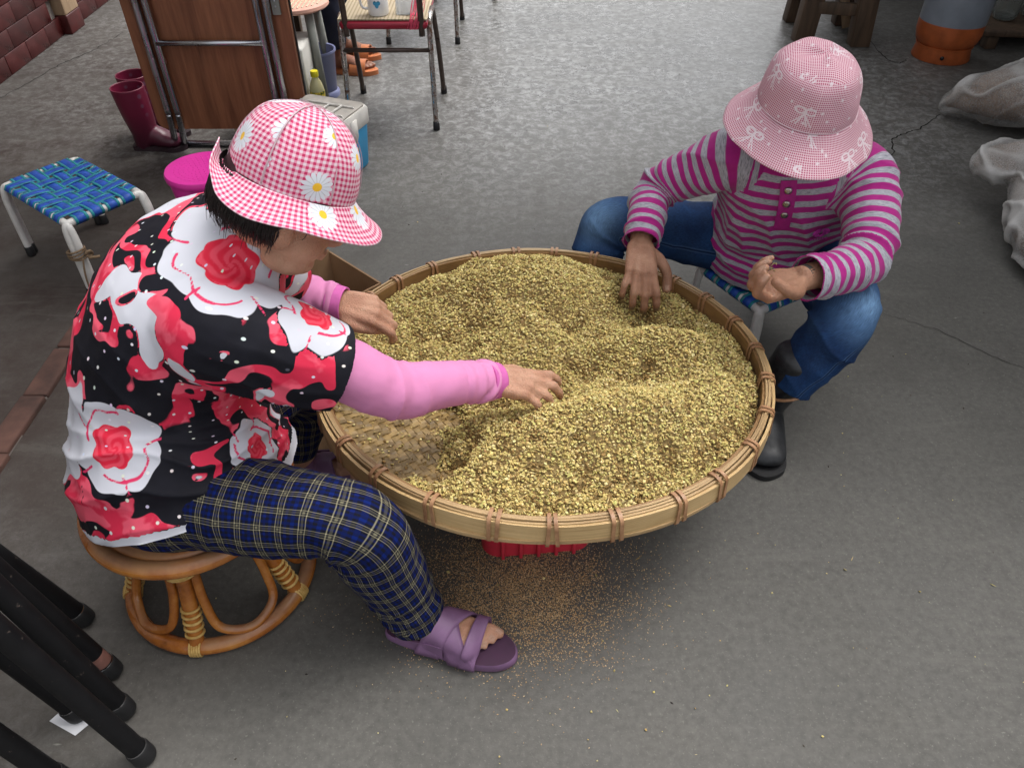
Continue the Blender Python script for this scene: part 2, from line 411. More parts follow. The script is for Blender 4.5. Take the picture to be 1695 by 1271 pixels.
def m_floral():
    t = NT('floral_print_jersey'); c = t.coord()
    def st(nm, e=0.0006): return t.rng(t.attr(nm), -e, e)
    black = t.mix(t.noise(c, 30, 2), (0.006, 0.006, 0.009), (0.013, 0.013, 0.02))
    coral = t.mix(t.rng(t.noise(c, 17, 3, 0.5, 0.5), 0.47, 0.53), (0.80, 0.105, 0.165), (0.66, 0.030, 0.075))
    white = (0.60, 0.61, 0.67); red = t.mix(st('petal', 0.0012), (0.72, 0.022, 0.055), (0.80, 0.075, 0.12))
    col = t.mix(st('coral'), black, coral); col = t.mix(st('white'), col, white)
    col = t.mix(st('rim'), col, (0.70, 0.04, 0.13)); col = t.mix(st('red'), col, red)
    # glued rhinestones
    uv = t.n('UVMap').outputs[0]
    v = t.vor(uv, 30, 'F1', 0.45, '2D'); stone = t.rng(v.outputs['Distance'], 0.062, 0.085, 1, 0)
    keep = t.rng(t.sep(v.outputs['Color'])[0], 0.30, 0.32); stone = t.math('MULTIPLY', stone, keep)
    tint = t.mix(0.25, (0.75, 0.78, 0.82), v.outputs['Color'])
    col = t.mix(stone, col, tint)
    rough = t.mix(stone, (0.62, 0.62, 0.62), (0.12, 0.12, 0.12))
    return t.fin(col, rough, 0, t.bump(t.noise(c, 420, 2), 0.12, 0.0006), 0.15)
M['floral'] = m_floral()
def pulse(t, x, per, lo, hi, e=0.02, ph=0.0):
    """1 where frac(x/per+ph) in lo..hi"""
    f = t.math('FRACT', t.math('ADD', t.math('DIVIDE', x, per), ph))
    return t.math('MULTIPLY', t.rng(f, lo - e, lo + e), t.rng(f, hi - e, hi + e, 1, 0))
def m_plaid():
    t = NT('plaid_flannel'); s = t.sep(t.n('UVMap').outputs[0]); c = t.coord()
    wob = t.math('MULTIPLY', t.math('SUBTRACT', t.noise(c, 14, 2), 0.5), 0.008)
    x = t.math('ADD', s[0], wob); y = t.math('ADD', s[1], wob); P = 0.034
    col = t.mix(t.noise(c, 40, 2), (0.004, 0.0045, 0.010), (0.010, 0.011, 0.022))
    def band(col, lo, hi, cc, f, e=0.012):
        bx = pulse(t, x, P, lo, hi, e); by = pulse(t, y, P, lo, hi, e)
        m = t.math('MULTIPLY', t.math('ADD', bx, by), f, clamp=True)
        col = t.mix(m, col, cc)
        return t.mix(t.math('MULTIPLY', t.math('MULTIPLY', bx, by), 0.6), col, tuple(min(1, q * 1.6) for q in cc))
    col = band(col, 0.05, 0.20, (0.003, 0.010, 0.085), 0.6)
    col = band(col, 0.78, 0.90, (0.004, 0.010, 0.080), 0.5)
    col = band(col, 0.47, 0.56, (0.14, 0.13, 0.085), 0.32)
    col = band(col, 0.37, 0.405, (0.34, 0.31, 0.20), 0.54, 0.010)
    col = band(col, 0.63, 0.665, (0.34, 0.31, 0.20), 0.54, 0.010)
    tw = t.math('SINE', t.math('MULTIPLY', t.math('ADD', s[0], s[1]), 2600))
    return t.fin(col, 0.85, 0, t.bump(tw, 0.12, 0.0006), 0.1)
M['plaid'] = m_plaid()
def m_stripe():
    t = NT('magenta_grey_striped_jersey'); s = t.sep(t.n('UVMap').outputs[0]); c = t.coord()
    wob = t.math('MULTIPLY', t.math('SUBTRACT', t.noise(c, 7, 2), 0.5), 0.010)
    y = t.math('ADD', s[1], wob)
    m = pulse(t, y, 0.0295, 0.03, 0.54, 0.02)
    hea = t.noise(t.map(t.n('UVMap').outputs[0], (60, 900, 1)), 1.0, 4, 0.7)
    grey = t.ramp(hea, [(0.36, (0.14, 0.14, 0.165)), (0.5, (0.36, 0.36, 0.405)), (0.66, (0.47, 0.47, 0.52))])
    mag = t.mix(t.noise(c, 60, 2), (0.30, 0.008, 0.155), (0.40, 0.016, 0.21))
    return t.fin(t.mix(m, grey, mag), 0.82, 0, t.bump(t.noise(c, 500, 2), 0.12, 0.0006), 0.25, Sheen_Weight=0.15)
M['stripe'] = m_stripe()
M['magenta'] = plain('magenta_jersey', (0.36, 0.012, 0.19), 0.8, 0, 0.15, 60, 0.1)
M['pink_knit'] = plain('pink_cotton_sleeve', (0.64, 0.24, 0.44), 0.85, 0, 0.05, 14, 0.06, 0.2)
M['pink_cuff'] = plain('pink_ribbed_cuff', (0.60, 0.14, 0.40), 0.85, 0, 0.08, 90, 0.3, 0.2)
M['white_cloth'] = plain('white_cloth', (0.70, 0.71, 0.75), 0.8, 0, 0.05, 40, 0.1)
def m_denim():
    t = NT('blue_denim'); s = t.sep(t.n('UVMap').outputs[0]); c = t.coord()
    n = t.noise(c, 9, 5, 0.65); fn = t.noise(t.map(t.n('UVMap').outputs[0], (700, 120, 1)), 1, 3, 0.6)
    col = t.ramp(n, [(0.3, (0.007, 0.020, 0.062)), (0.55, (0.012, 0.042, 0.125)), (0.8, (0.025, 0.08, 0.20))])
    f = t.math('MULTIPLY', t.attr('fade'), t.rng(t.noise(c, 20, 4), 0.3, 0.7, 0.7, 1.1)); col = t.mix(f, col, (0.13, 0.24, 0.40))
    col = t.mix(1.0, col, t.rng(fn, 0.3, 0.7, 0.62, 1.45), 'MULTIPLY')
    seam = None
    for u0 in (-.1335, .1335, 1.37 - .1335, 1.37 + .1335):
        d = t.math('ABSOLUTE', t.math('SUBTRACT', s[0], u0)); q = t.rng(d, 0.0012, 0.0022, 1, 0); ed = t.rng(t.math('ABSOLUTE', t.math('SUBTRACT', d, 0.0045)), 0.0008, 0.0022, 1, 0)
        col = t.mix(t.math('MULTIPLY', q, 0.75), col, (0.004, 0.010, 0.030)); col = t.mix(t.math('MULTIPLY', ed, 0.35), col, (0.10, 0.18, 0.32))
        seam = q if seam is None else t.math('MAXIMUM', seam, q)
    return t.fin(col, 0.85, 0, t.bump(t.math('SUBTRACT', t.math('MULTIPLY', fn, 0.6), seam), 0.3, 0.0015), 0.2)
M['denim'] = m_denim()
M['navy'] = plain('navy_trouser_cloth', (0.006, 0.008, 0.024), 0.85, 0, 0.3, 30, 0.1)
def daisy_field(t, uv, scale, rad, rand, keep_lo):
    v = t.vor(uv, scale, 'F1', rand, '2D'); pos = v.outputs['Position']
    d = t.vmath('SUBTRACT', uv, t.vmath('SCALE', pos, scale=1.0)); dx = t.sep(d)
    r = t.vmath('LENGTH', t.comb(dx[0], dx[1])); rc = t.sep(v.outputs['Color'])
    ang = t.math('ADD', t.math('ARCTAN2', dx[1], dx[0]), t.math('MULTIPLY', rc[1], 6.0))
    pet = t.math('ABSOLUTE', t.math('SINE', t.math('MULTIPLY', ang, 7.5)))
    edge = t.math('MULTIPLY', t.math('ADD', 0.62, t.math('MULTIPLY', t.math('POWER', pet, 0.55), 0.38)), t.math('MULTIPLY', rad, t.rng(rc[2], 0, 1, 0.75, 1.15)))
    keep = t.rng(rc[0], keep_lo, keep_lo + 0.01)
    pm = t.math('MULTIPLY', t.rng(t.math('SUBTRACT', edge, r), -0.0004, 0.0004), keep)
    cm = t.math('MULTIPLY', t.rng(r, rad * 0.24, rad * 0.27, 1, 0), keep)
    sh = t.rng(pet, 0.0, 0.5, 0.66, 1.0)
    return pm, cm, sh
def m_gingham_daisy():
    t = NT('gingham_daisy_cotton'); uv = t.n('UVMap').outputs[0]; s = t.sep(uv); P = 0.0080
    a = pulse(t, s[0], P, 0.25, 0.75, 0.05); b = pulse(t, s[1], P, 0.25, 0.75, 0.05)
    sm = t.math('ADD', a, b); col = t.mix(t.math('MINIMUM', sm, 1.0), (0.66, 0.56, 0.60), (0.64, 0.25, 0.35))
    col = t.mix(t.math('SUBTRACT', sm, 1.0, clamp=True), col, (0.46, 0.020, 0.10))
    pm, cm, sh = daisy_field(t, uv, 10.5, 0.0255, 0.6, 0.42)
    pet = t.mix(1.0, (0.62, 0.65, 0.70), sh, 'MULTIPLY')
    col = t.mix(pm, col, pet); col = t.mix(cm, col, (0.78, 0.46, 0.03))
    row = t.math('MULTIPLY', t.math('SINE', t.math('MULTIPLY', s[1], 900)), t.rng(s[0], 8.0, 8.5)); return t.fin(col, 0.8, 0, weave_bump(t, 2400, 0.16, t.math('ADD', t.math('MULTIPLY', row, 1.4), t.math('MULTIPLY', t.noise(t.coord(), 45, 4), 5.0))), 0.25, Sheen_Weight=0.1)
M['hat1'] = m_gingham_daisy()
def m_houndstooth():
    t = NT('fine_check_cotton_with_bows'); uv = t.n('UVMap').outputs[0]; s = t.sep(uv); P = 0.0041
    a = pulse(t, s[0], P, 0.15, 0.80, 0.08); b = pulse(t, s[1], P, 0.15, 0.80, 0.08)
    m = t.math('MULTIPLY', a, b)
    c = t.coord(); worn = t.noise(c, 9, 3)
    dk = t.mix(worn, (0.34, 0.035, 0.10), (0.42, 0.075, 0.145)); lt = (0.70, 0.53, 0.575)
    col = t.mix(m, lt, dk)
    # stars
    v = t.vor(uv, 27, 'F1', 0.8, '2D'); d = t.sep(t.vmath('SUBTRACT', uv, v.outputs['Position'])); r = t.vmath('LENGTH', t.comb(d[0], d[1]))
    ang = t.math('ARCTAN2', d[1], d[0]); edge = t.math('ADD', 0.0030, t.math('MULTIPLY', t.math('COSINE', t.math('MULTIPLY', ang, 5)), 0.0008))
    star = t.rng(t.math('SUBTRACT', edge, r), -0.0003, 0.0003)
    # ribbon bows: two loops and two hanging tails
    v2 = t.vor(uv, 10.5, 'F1', 0.75, '2D'); d2 = t.sep(t.vmath('SUBTRACT', v2.outputs['Position'], uv)); keep = t.rng(t.sep(v2.outputs['Color'])[0], 0.25, 0.26)
    def ring(cx, cy, rx, ry, w):
        q = t.vmath('LENGTH', t.comb(t.math('DIVIDE', t.math('SUBTRACT', d2[0], cx), rx), t.math('DIVIDE', t.math('SUBTRACT', d2[1], cy), ry)))
        return t.rng(t.math('ABSOLUTE', t.math('SUBTRACT', q, 1.0)), w, w + 0.08, 1, 0)
    bow = t.math('MAXIMUM', ring(-0.011, 0.005, 0.011, 0.006, 0.22), ring(0.011, 0.005, 0.011, 0.006, 0.22))
    ax = t.math('ABSOLUTE', d2[0])
    for k0, w0 in ((0.45, 0.0014), (0.8, 0.0012)):
        ln = t.rng(t.math('ABSOLUTE', t.math('ADD', ax, t.math('MULTIPLY', d2[1], k0))), w0, w0 + 0.0005, 1, 0)
        ln = t.math('MULTIPLY', ln, t.math('MULTIPLY', t.rng(d2[1], -0.026, -0.025), t.rng(d2[1], 0.0, 0.001, 1, 0))); bow = t.math('MAXIMUM', bow, ln)
    col = t.mix(t.math('MULTIPLY', t.math('MAXIMUM', star, t.math('MULTIPLY', bow, keep)), 0.85), col, (0.70, 0.63, 0.66))
    row = t.math('MULTIPLY', t.math('SINE', t.math('MULTIPLY', s[1], 800)), t.rng(s[0], 8.0, 8.5)); return t.fin(col, 0.85, 0, weave_bump(t, 3000, 0.16, t.math('ADD', t.math('MULTIPLY', row, 1.2), t.math('MULTIPLY', t.noise(t.coord(), 40, 4), 5.0))), 0.2)
M['hat2'] = m_houndstooth()
M['hat_seam'] = plain('pale_pink_seam', (0.50, 0.36, 0.40), 0.8, 0, 0.1, 60)
M['hair'] = plain('black_hair', (0.012, 0.009, 0.008), 0.42, 0, 0.4, 60)
M['hair_grey'] = plain('greying_hair', (0.10, 0.09, 0.085), 0.5, 0, 0.4, 60)
M['sandal'] = plain('mauve_foam_sandal', (0.20, 0.105, 0.205), 0.55, 0, 0.22, 18, 0.12)
M['sandal_in'] = plain('dark_plum_insole', (0.055, 0.018, 0.048), 0.7, 0, 0.25, 18, 0.1)
M['slipper'] = plain('orange_plastic_slipper', (0.60, 0.20, 0.075), 0.45, 0, 0.12, 18)
M['boot_black'] = (lambda t: t.fin(t.mix(t.rng(t.noise(t.coord(), 25, 5, 0.7), 0.42, 0.7, 0, 0.6), (0.008, 0.009, 0.011), (0.05, 0.052, 0.055)), t.rng(t.noise(t.coord(), 12, 4), 0.3, 0.7, 0.28, 0.6), 0, None, 0.5))(NT('dusty_black_rubber_boot'))
def m_redboot():
    t = NT('dark_pink_rubber_boot'); c = t.coord(); z = t.sep(c)[2]
    col = t.mix(t.rng(t.math('ADD', z, t.math('MULTIPLY', t.noise(c, 12, 3), 0.06)), 0.05, 0.20), (0.045, 0.006, 0.017), (0.125, 0.006, 0.028))
    v = t.vor(t.map(c, (1, 1, 1)), 22, 'F1', 0.4); fl = t.math('MULTIPLY', t.rng(v.outputs['Distance'], 0.18, 0.22, 1, 0), t.rng(z, 0.14, 0.16))
    col = t.mix(t.math('MULTIPLY', fl, 0.45), col, (0.12, 0.09, 0.14))
    return t.fin(col, 0.4)
M['redboot'] = m_redboot()
M['sole_dark'] = plain('dark_sole_rubber', (0.02, 0.008, 0.012), 0.7, 0, 0.3, 30)
M['pink_plastic'] = plain('hot_pink_plastic', (0.74, 0.035, 0.36), 0.34, 0, 0.06, 9)
M['red_plastic'] = plain('red_plastic', (0.62, 0.035, 0.06), 0.45, 0, 0.12, 15)
M['blue_web'] = plain('blue_webbing', (0.012, 0.075, 0.40), 0.55, 0, 0.3, 45, 0.15)
M['teal_web'] = plain('teal_webbing_edge', (0.012, 0.22, 0.26), 0.55, 0, 0.25, 45, 0.1)
M['white_tube'] = plain('white_painted_tube', (0.66, 0.65, 0.62), 0.4, 0, 0.12, 22)
M['twine'] = plain('brown_twine', (0.16, 0.105, 0.06), 0.9, 0, 0.3, 200, 0.4)
def m_card():
    t = NT('corrugated_cardboard'); c = t.coord(); n = t.noise(c, 6, 4); x = t.sep(c)[0]
    rib = t.math('SINE', t.math('MULTIPLY', x, 900))
    return t.fin(t.ramp(n, [(0.3, (0.20, 0.115, 0.055)), (0.7, (0.31, 0.19, 0.10))]), 0.85, 0, t.bump(rib, 0.12, 0.001))
M['card'] = m_card()
M['card_pale'] = (lambda t: t.fin(t.mix(t.rng(t.math('SINE', t.math('MULTIPLY', t.sep(t.coord())[0], 420)), -0.2, 0.9), (0.46, 0.38, 0.26), (0.30, 0.235, 0.145)), 0.85))(NT('pale_corrugated_sheet'))
M['tape'] = plain('beige_packing_tape', (0.34, 0.24, 0.13), 0.4, 0, 0.08, 10)
M['mug'] = plain('white_ceramic', (0.80, 0.80, 0.79), 0.18, 0, 0.03, 10)
M['mug_blue'] = plain('blue_print', (0.05, 0.33, 0.55), 0.3, 0, 0.05, 10)
M['ink'] = plain('black_print', (0.012, 0.012, 0.014), 0.4, 0, 0.1, 10)
M['seat_red'] = plain('red_vinyl', (0.30, 0.010, 0.030), 0.38, 0, 0.15, 25)
M['blue_plastic'] = plain('sky_blue_plastic', (0.012, 0.36, 0.72), 0.38, 0, 0.05, 8)
M['cooler_white'] = plain('scuffed_white_plastic', (0.62, 0.60, 0.56), 0.5, 0, 0.15, 12)
M['cooler_top'] = plain('grimy_lid_plastic', (0.34, 0.315, 0.28), 0.55, 0, 0.25, 14)
M['yellow'] = plain('yellow_plastic', (0.82, 0.70, 0.02), 0.4, 0, 0.06, 20)
M['label'] = (lambda t: t.fin(t.ramp(t.noise(t.coord(), 60, 3, 0.5, 0.8), [(0.40, (0.10, 0.17, 0.02)), (0.46, (0.80, 0.60, 0.03)), (0.62, (0.84, 0.68, 0.06)), (0.66, (0.55, 0.12, 0.02))]), 0.4))(NT('printed_yellow_label'))
M['tea'] = plain('pale_drink', (0.70, 0.64, 0.34), 0.15, 0, 0.05, 10)
M['lilac'] = plain('lilac_plastic', (0.19, 0.21, 0.37), 0.4, 0, 0.06, 12)
M['foam'] = plain('grey_white_foam', (0.55, 0.54, 0.50), 0.8, 0, 0.12, 12, 0.2)
M['peach'] = plain('peach_plastic', (0.62, 0.34, 0.26), 0.5, 0, 0.08, 15)
M['cream'] = plain('cream_plastic', (0.56, 0.52, 0.38), 0.5, 0, 0.08, 15)
M['grey_paint'] = plain('grey_green_paint', (0.21, 0.22, 0.20), 0.5, 0, 0.12, 15)
M['gas_grey'] = plain('blue_grey_gas_paint', (0.20, 0.225, 0.26), 0.4, 0, 0.10, 12)
M['gas_orange'] = plain('rusty_orange_paint', (0.42, 0.10, 0.026), 0.5, 0, 0.25, 16)
def m_net():
    t = NT('white_mesh_sack'); c = t.coord()
    n = t.noise(c, 10, 4, 0.6, 0.6); tr = t.n('BsdfTransparent'); mx = t.n('MixShader')
    col = t.ramp(n, [(0.3, (0.46, 0.45, 0.43)), (0.7, (0.70, 0.69, 0.67))])
    t.fin(col, 0.38, 0, t.bump(t.noise(c, 30, 5, 0.6, 1.0), 0.5, 0.006), 0.5)
    f = t.math('MULTIPLY', t.attr('sheer'), t.rng(t.noise(c, 420, 1), 0.35, 0.6, 0.6, 1.0))
    t.put(mx.inputs[0], f); t.link(t.b.outputs[0], mx.inputs[1]); t.link(tr.outputs[0], mx.inputs[2]); t.link(mx.outputs[0], t.out.inputs[0])
    return t.m
M['net'] = m_net()
M['sack_fill'] = plain('brown_dried_filling', (0.19, 0.115, 0.068), 0.95, 0, 0.5, 80, 0.8)
M['black_tube'] = (lambda t: t.fin(t.mix(t.rng(t.noise(t.coord(), 70, 4, 0.7), 0.66, 0.72), (0.005, 0.005, 0.006), (0.09, 0.07, 0.06)), t.rng(t.noise(t.coord(), 20, 4), 0.3, 0.7, 0.45, 0.7), 0, t.bump(t.noise(t.coord(), 90, 3), 0.1, 0.001), 0.25))(NT('chipped_black_enamel'))
M['bare_pink'] = plain('primer_pink_patch', (0.21, 0.095, 0.075), 0.6, 0, 0.2, 60)
M['paper'] = plain('white_paper', (0.74, 0.75, 0.78), 0.85, 0, 0.03, 8)
M['glass'] = (lambda t: t.fin((0.75, 0.80, 0.78), 0.06, 0, None, 0.5, Transmission_Weight=0.92))(NT('clear_glass'))
M['film'] = (lambda t: t.fin((0.80, 0.84, 0.86), 0.14, 0, t.bump(t.noise(t.coord(), 60, 4), 0.5, 0.004), 0.6, Transmission_Weight=0.45))(NT('clear_plastic_film'))
M['crack'] = plain('crack_gap', (0.028, 0.025, 0.022), 0.95, 0, 0.2, 50)
M['brick_red'] = plain('worn_red_brick', (0.075, 0.036, 0.027), 0.9, 0, 0.65, 9, 0.4)
M['watch'] = plain('dark_watch_strap', (0.03, 0.026, 0.022), 0.5, 0, 0.2, 30)
M['roof'] = plain('galvanised_roof_sheet', (0.22, 0.22, 0.22), 0.5, 0.2, 0.15, 2)
M['soil'] = plain('outdoor_ground', (0.30, 0.29, 0.27), 0.9, 0, 0.2, 1.2, 0.3)
M['dust'] = (lambda t: t.fin(t.attr('col', 'Color'), 0.85))(NT('fine_orange_chaff'))
M['steel'] = plain('watch_steel', (0.5, 0.49, 0.46), 0.3, 1.0, 0.1, 40)
M['bluelabel'] = plain('blue_packet_print', (0.05, 0.26, 0.62), 0.35, 0, 0.1, 20)
M['thread'] = plain('pink_red_thread', (0.62, 0.06, 0.12), 0.8, 0, 0.15, 50)
# ------------------------------------------------------------------ setting: ground, floor, walls, roof
def sheet(name, x0, x1, y0, y1, z, mat):
    return tag(mkobj(name, [(x0, y0, z), (x1, y0, z), (x1, y1, z), (x0, y1, z)], [(0, 1, 2, 3)], mat, smooth=False), kind='structure')
sheet('ground', -200, 200, -200, 200, -0.03, M['soil'])
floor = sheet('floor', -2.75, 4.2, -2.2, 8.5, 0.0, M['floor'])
# crack lines in the concrete, narrow open gaps
def crack(pts, w0, seed):
    r = random.Random(seed); P = crom(np.array([(x, y, 0) for x, y in pts]), 40)
    L, Rr = [], []
    for i, p in enumerate(P):
        j = np.array([r.uniform(-1, 1), r.uniform(-1, 1), 0]) * 0.007; p = p + j
        d = P[min(i + 1, 39)] - P[max(i - 1, 0)]; nrm = np.array([-d[1], d[0], 0]); nrm /= np.linalg.norm(nrm)
        wd = w0 * (0.35 + 0.65 * r.random()) * math.sin(math.pi * (i + 1.5) / 42) ** 0.4
        L.append(p + nrm * wd + (0, 0, 0.0012)); Rr.append(p - nrm * wd + (0, 0, 0.0012))
    n = len(P)
    mkobj('crack', L + Rr, [(i, n + i, n + i + 1, i + 1) for i in range(n - 1)], M['crack'], floor, smooth=False)
crack([(1.46, 2.95), (1.60, 3.05), (1.66, 3.2), (1.80, 3.3), (1.97, 3.46)], 0.0045, 1)
crack([(1.16, 1.94), (1.30, 1.85), (1.42, 1.72), (1.55, 1.62)], 0.0018, 2)
crack([(2.12, 4.20), (2.02, 4.12), (1.98, 4.28), (2.02, 4.7), (1.97, 5.1)], 0.0035, 3)
crack([(-2.46, 3.62), (-2.40, 3.9), (-2.36, 4.1), (-2.28, 4.3), (-2.22, 4.6)], 0.006, 4)
# red brick edging that runs along the left bay
edge = tag(mkobj('brick_edging', *box((-1.312, 1.22, -0.012), (0.06, 1.9, 0.034)), M['grout'], smooth=False), 'worn red brick edging set in the floor along the left side', 'edging')
ORG[edge] = np.zeros(3)
for i in range(9):
    L = 0.20 + 0.012 * rnd.random()
    mkobj('brick', *box((-1.312 + rnd.uniform(-.003, .003), 0.38 + i * 0.212, 0.004 + rnd.uniform(-.002, .002)), (0.066, L, 0.022), (0, 0, rnd.uniform(-.02, .02)), 0.004), M['brick_red'], edge)
# tiled wall on the left
wall = empty('tiled_wall', (-2.55, 4.6, 0), 'dark red glazed tile wall at the far left', 'wall')
mkobj('wall_body', *box((-2.655, 3.6, 1.6), (0.19, 9.6, 3.2)), M['grout'], wall, smooth=False)
tv, tf = box((0, 0, 0), (0.016, 0.2145, 0.0925), None, 0.002)
tme = mesh_data('tile', tv, tf); tme.materials.append(M['tile'])
for r_ in range(8):
    for k in range(15):
        y = 2.75 + k * 0.218 + (0.109 if r_ % 2 else 0)
        if 4.52 < y < 4.80 and r_ > 0 or (r_ == 0 and 4.55 < y < 4.78): continue
        share('tile', tme, None, wall, (0.006 + rnd.uniform(-.0015, .0015), y - 4.6, 0.048 + r_ * 0.0955), (0, 0, rnd.uniform(-.006, .006)))
mkobj('wainscot', *box((-2.556, 3.6, 2.0), (0.012, 9.6, 2.39)), M['plaster'], wall, smooth=False)
post = tag(mkobj('timber_post', *box((-2.53, 4.66, 1.35), (0.07, 0.17, 2.5), None, 0.006), M['wood_pale']), 'pale timber post against the red tile wall', 'post')
ORG[post] = np.zeros(3)
mkobj('painted_foot', *box((-2.53, 4.66, 0.05), (0.074, 0.174, 0.1), None, 0.005), M['tile'], post)
# the right wall and the roof that shade the workplace (outside the frame)
tag(mkobj('wall_right', *box((3.75, 2.2, 1.6), (0.2, 8.6, 3.2)), M['plaster'], smooth=False), kind='structure')
tag(mkobj('wall_back_blocker', *box((2.9, 5.6, 1.6), (1.6, 0.15, 3.2)), M['plaster'], smooth=False), kind='structure')  # unseen wall added to block far light from the right corner
rf = []
for i in range(48):
    x = -2.9 + i * 0.15; y0 = 2.2 if -1.9 < x < 2.8 else 1.2; y1 = 3.5 if -1.5 < x < 1.75 else 6.6  # unseen roof, its edges shaped for the light they let in
    rf.append(box((x, (y0 + y1) / 2, 3.0 + 0.02 * (i % 2)), (0.155, y1 - y0, 0.012)))
tag(mkobj('roof', *join(*rf), M['roof'], smooth=False), kind='structure')
# ------------------------------------------------------------------ the big winnowing tray
BC = np.array([0.071, 1.345, 0.327]); BR = 0.512
bz = np.array([0.013, 0.069, 1.0]); bz /= np.linalg.norm(bz)
bx = np.cross([0, 1, 0], bz); bx /= np.linalg.norm(bx); by = np.cross(bz, bx)
BM = np.stack([bx, by, bz])                     # rows: local axes
def TL(p):                                      # tray-local -> world
    return BC + np.asarray(p, float) @ BM
tray = empty('winnowing_tray', (BC[0], BC[1], 0.24), 'large round bamboo winnowing tray heaped with dried flower buds', 'tray')
def band(r0, r1, z0, z1, n=120, wob=0.0015, seed=0):
    """closed ring with rectangular section; uv along the band"""
    a = np.linspace(0, 2 * np.pi, n + 1); V, UV, F = [], [], []
    rr = np.random.default_rng(seed); ph = rr.uniform(0, 6.28, 4)
    w = wob * (np.sin(3 * a + ph[0]) + 0.6 * np.sin(7 * a + ph[1])); wz = wob * (np.sin(4 * a + ph[2]) + 0.5 * np.sin(9 * a + ph[3]))
    sec = [(r0, z0), (r1, z0), (r1, z1), (r0, z1)]
    for j, (r, z) in enumerate(sec):
        V.append(np.stack([(r + w) * np.cos(a), (r + w) * np.sin(a), z + wz], 1)[:-1])
    V = np.concatenate(V)
    for j in range(4):
        k = (j + 1) % 4
        for i in range(n):
            i2 = (i + 1) % n
            F.append((j * n + i, j * n + i2, k * n + i2, k * n + i))
            u0, u1 = a[i] * r1, a[i + 1] * r1
            q0 = 0.06 * j; q1 = 0.06 * (j + 1)
            UV += [(u0, q0), (u1, q0), (u1, q1), (u0, q1)]
    return V, F, UV
def mkband(name, *a, mat, **k):
    v, f, uv = band(*a, **k); return mkobj(name, TL(v), f, mat, tray, uv=uv, angle=40)
mkband('outer_band', BR - 0.006, BR, -0.043, -0.003, mat=M['bamboo_out'], seed=1)
mkband('inner_band', BR - 0.0275, BR - 0.0215, -0.050, -0.001, mat=M['bamboo_in'], seed=2)
for i, (r0, r1, z0, z1) in enumerate([(BR - .0108, BR - .0065, -.012, .0010), (BR - .0158, BR - .0113, -.012, .004), (BR - .0210, BR - .0163, -.012, .003)]):
    mkband('rim_strip', r0, r1, z0, z1, mat=M['bamboo_strip'], seed=10 + i, wob=0.0011)
mkband('lower_hoop', BR - 0.010, BR + 0.002, -0.048, -0.0405, mat=M['bamboo_strip'], seed=20)
# rattan ties in pairs over the rim
def tie(ang, lean=0.0):
    sec = [(BR - .0295, -.044), (BR - .0305, -.02), (BR - .029, .002), (BR - .023, .0070), (BR - .014, .0078), (BR - .004, .005), (BR + .0024, -.003), (BR + .0030, -.025), (BR + .0044, -.044), (BR + .001, -.0505), (BR - .012, -.051)]
    P = [(r * math.cos(ang + lean * (z + .02) / BR), r * math.sin(ang + lean * (z + .02) / BR), z) for r, z in sec]
    C = crom(P, 26); sd = np.array([-math.sin(ang), math.cos(ang), 0])
    return ribbon(C, sd, 0.0036, 0.0018)
n_t = 27
for i in range(n_t):
    a0 = 2 * math.pi * (i + 0.3) / n_t + rnd.uniform(-.02, .02)
    for s_ in (-1, 1):
        v, f = tie(a0 + s_ * 0.0145 + rnd.uniform(-.002, .002), s_ * -0.03 + rnd.uniform(-.09, .09))
        mkobj('rattan_tie', TL(v), f, M['tie'], tray, angle=60)
# woven bottom: 2/2 twill of flat strips in two directions
def bowl(x, y):
    r = np.sqrt(x * x + y * y) / BR
    return -0.064 + 0.026 * np.clip((r - 0.70) / 0.26, 0, 1) ** 1.7 - 0.012 * (1 - np.clip(r, 0, 1))
PW = 0.0132; cs, sn = math.cos(R(38)), math.sin(R(38)); RW = BR - 0.0265
for fam in (0, 1):
    for i in range(-37, 38):
        q = i * PW
        if abs(q) >= RW - 0.01: continue
        h = math.sqrt(RW * RW - q * q); j0 = math.ceil(-h / PW); j1 = math.floor(h / PW)
        P = []
        for j in range(j0, j1 + 1):
            up = ((i + j) % 4 < 2) if fam == 0 else not ((i + j) % 4 < 2)
            u, w_ = (q, j * PW) if fam == 0 else (j * PW, q)
            x, y = u * cs - w_ * sn, u * sn + w_ * cs
            P.append((x, y, float(bowl(np.array(x), np.array(y))) + (0.0019 if up else -0.0019)))
        if len(P) < 4: continue
        sd = np.array([cs, sn, 0]) if fam == 0 else np.array([-sn, cs, 0])
        v, f = ribbon(np.array(P), sd, PW * 0.46, 0.0011)
        mkobj('woven_strip', TL(v), f, M['weave'], tray, smooth=False)
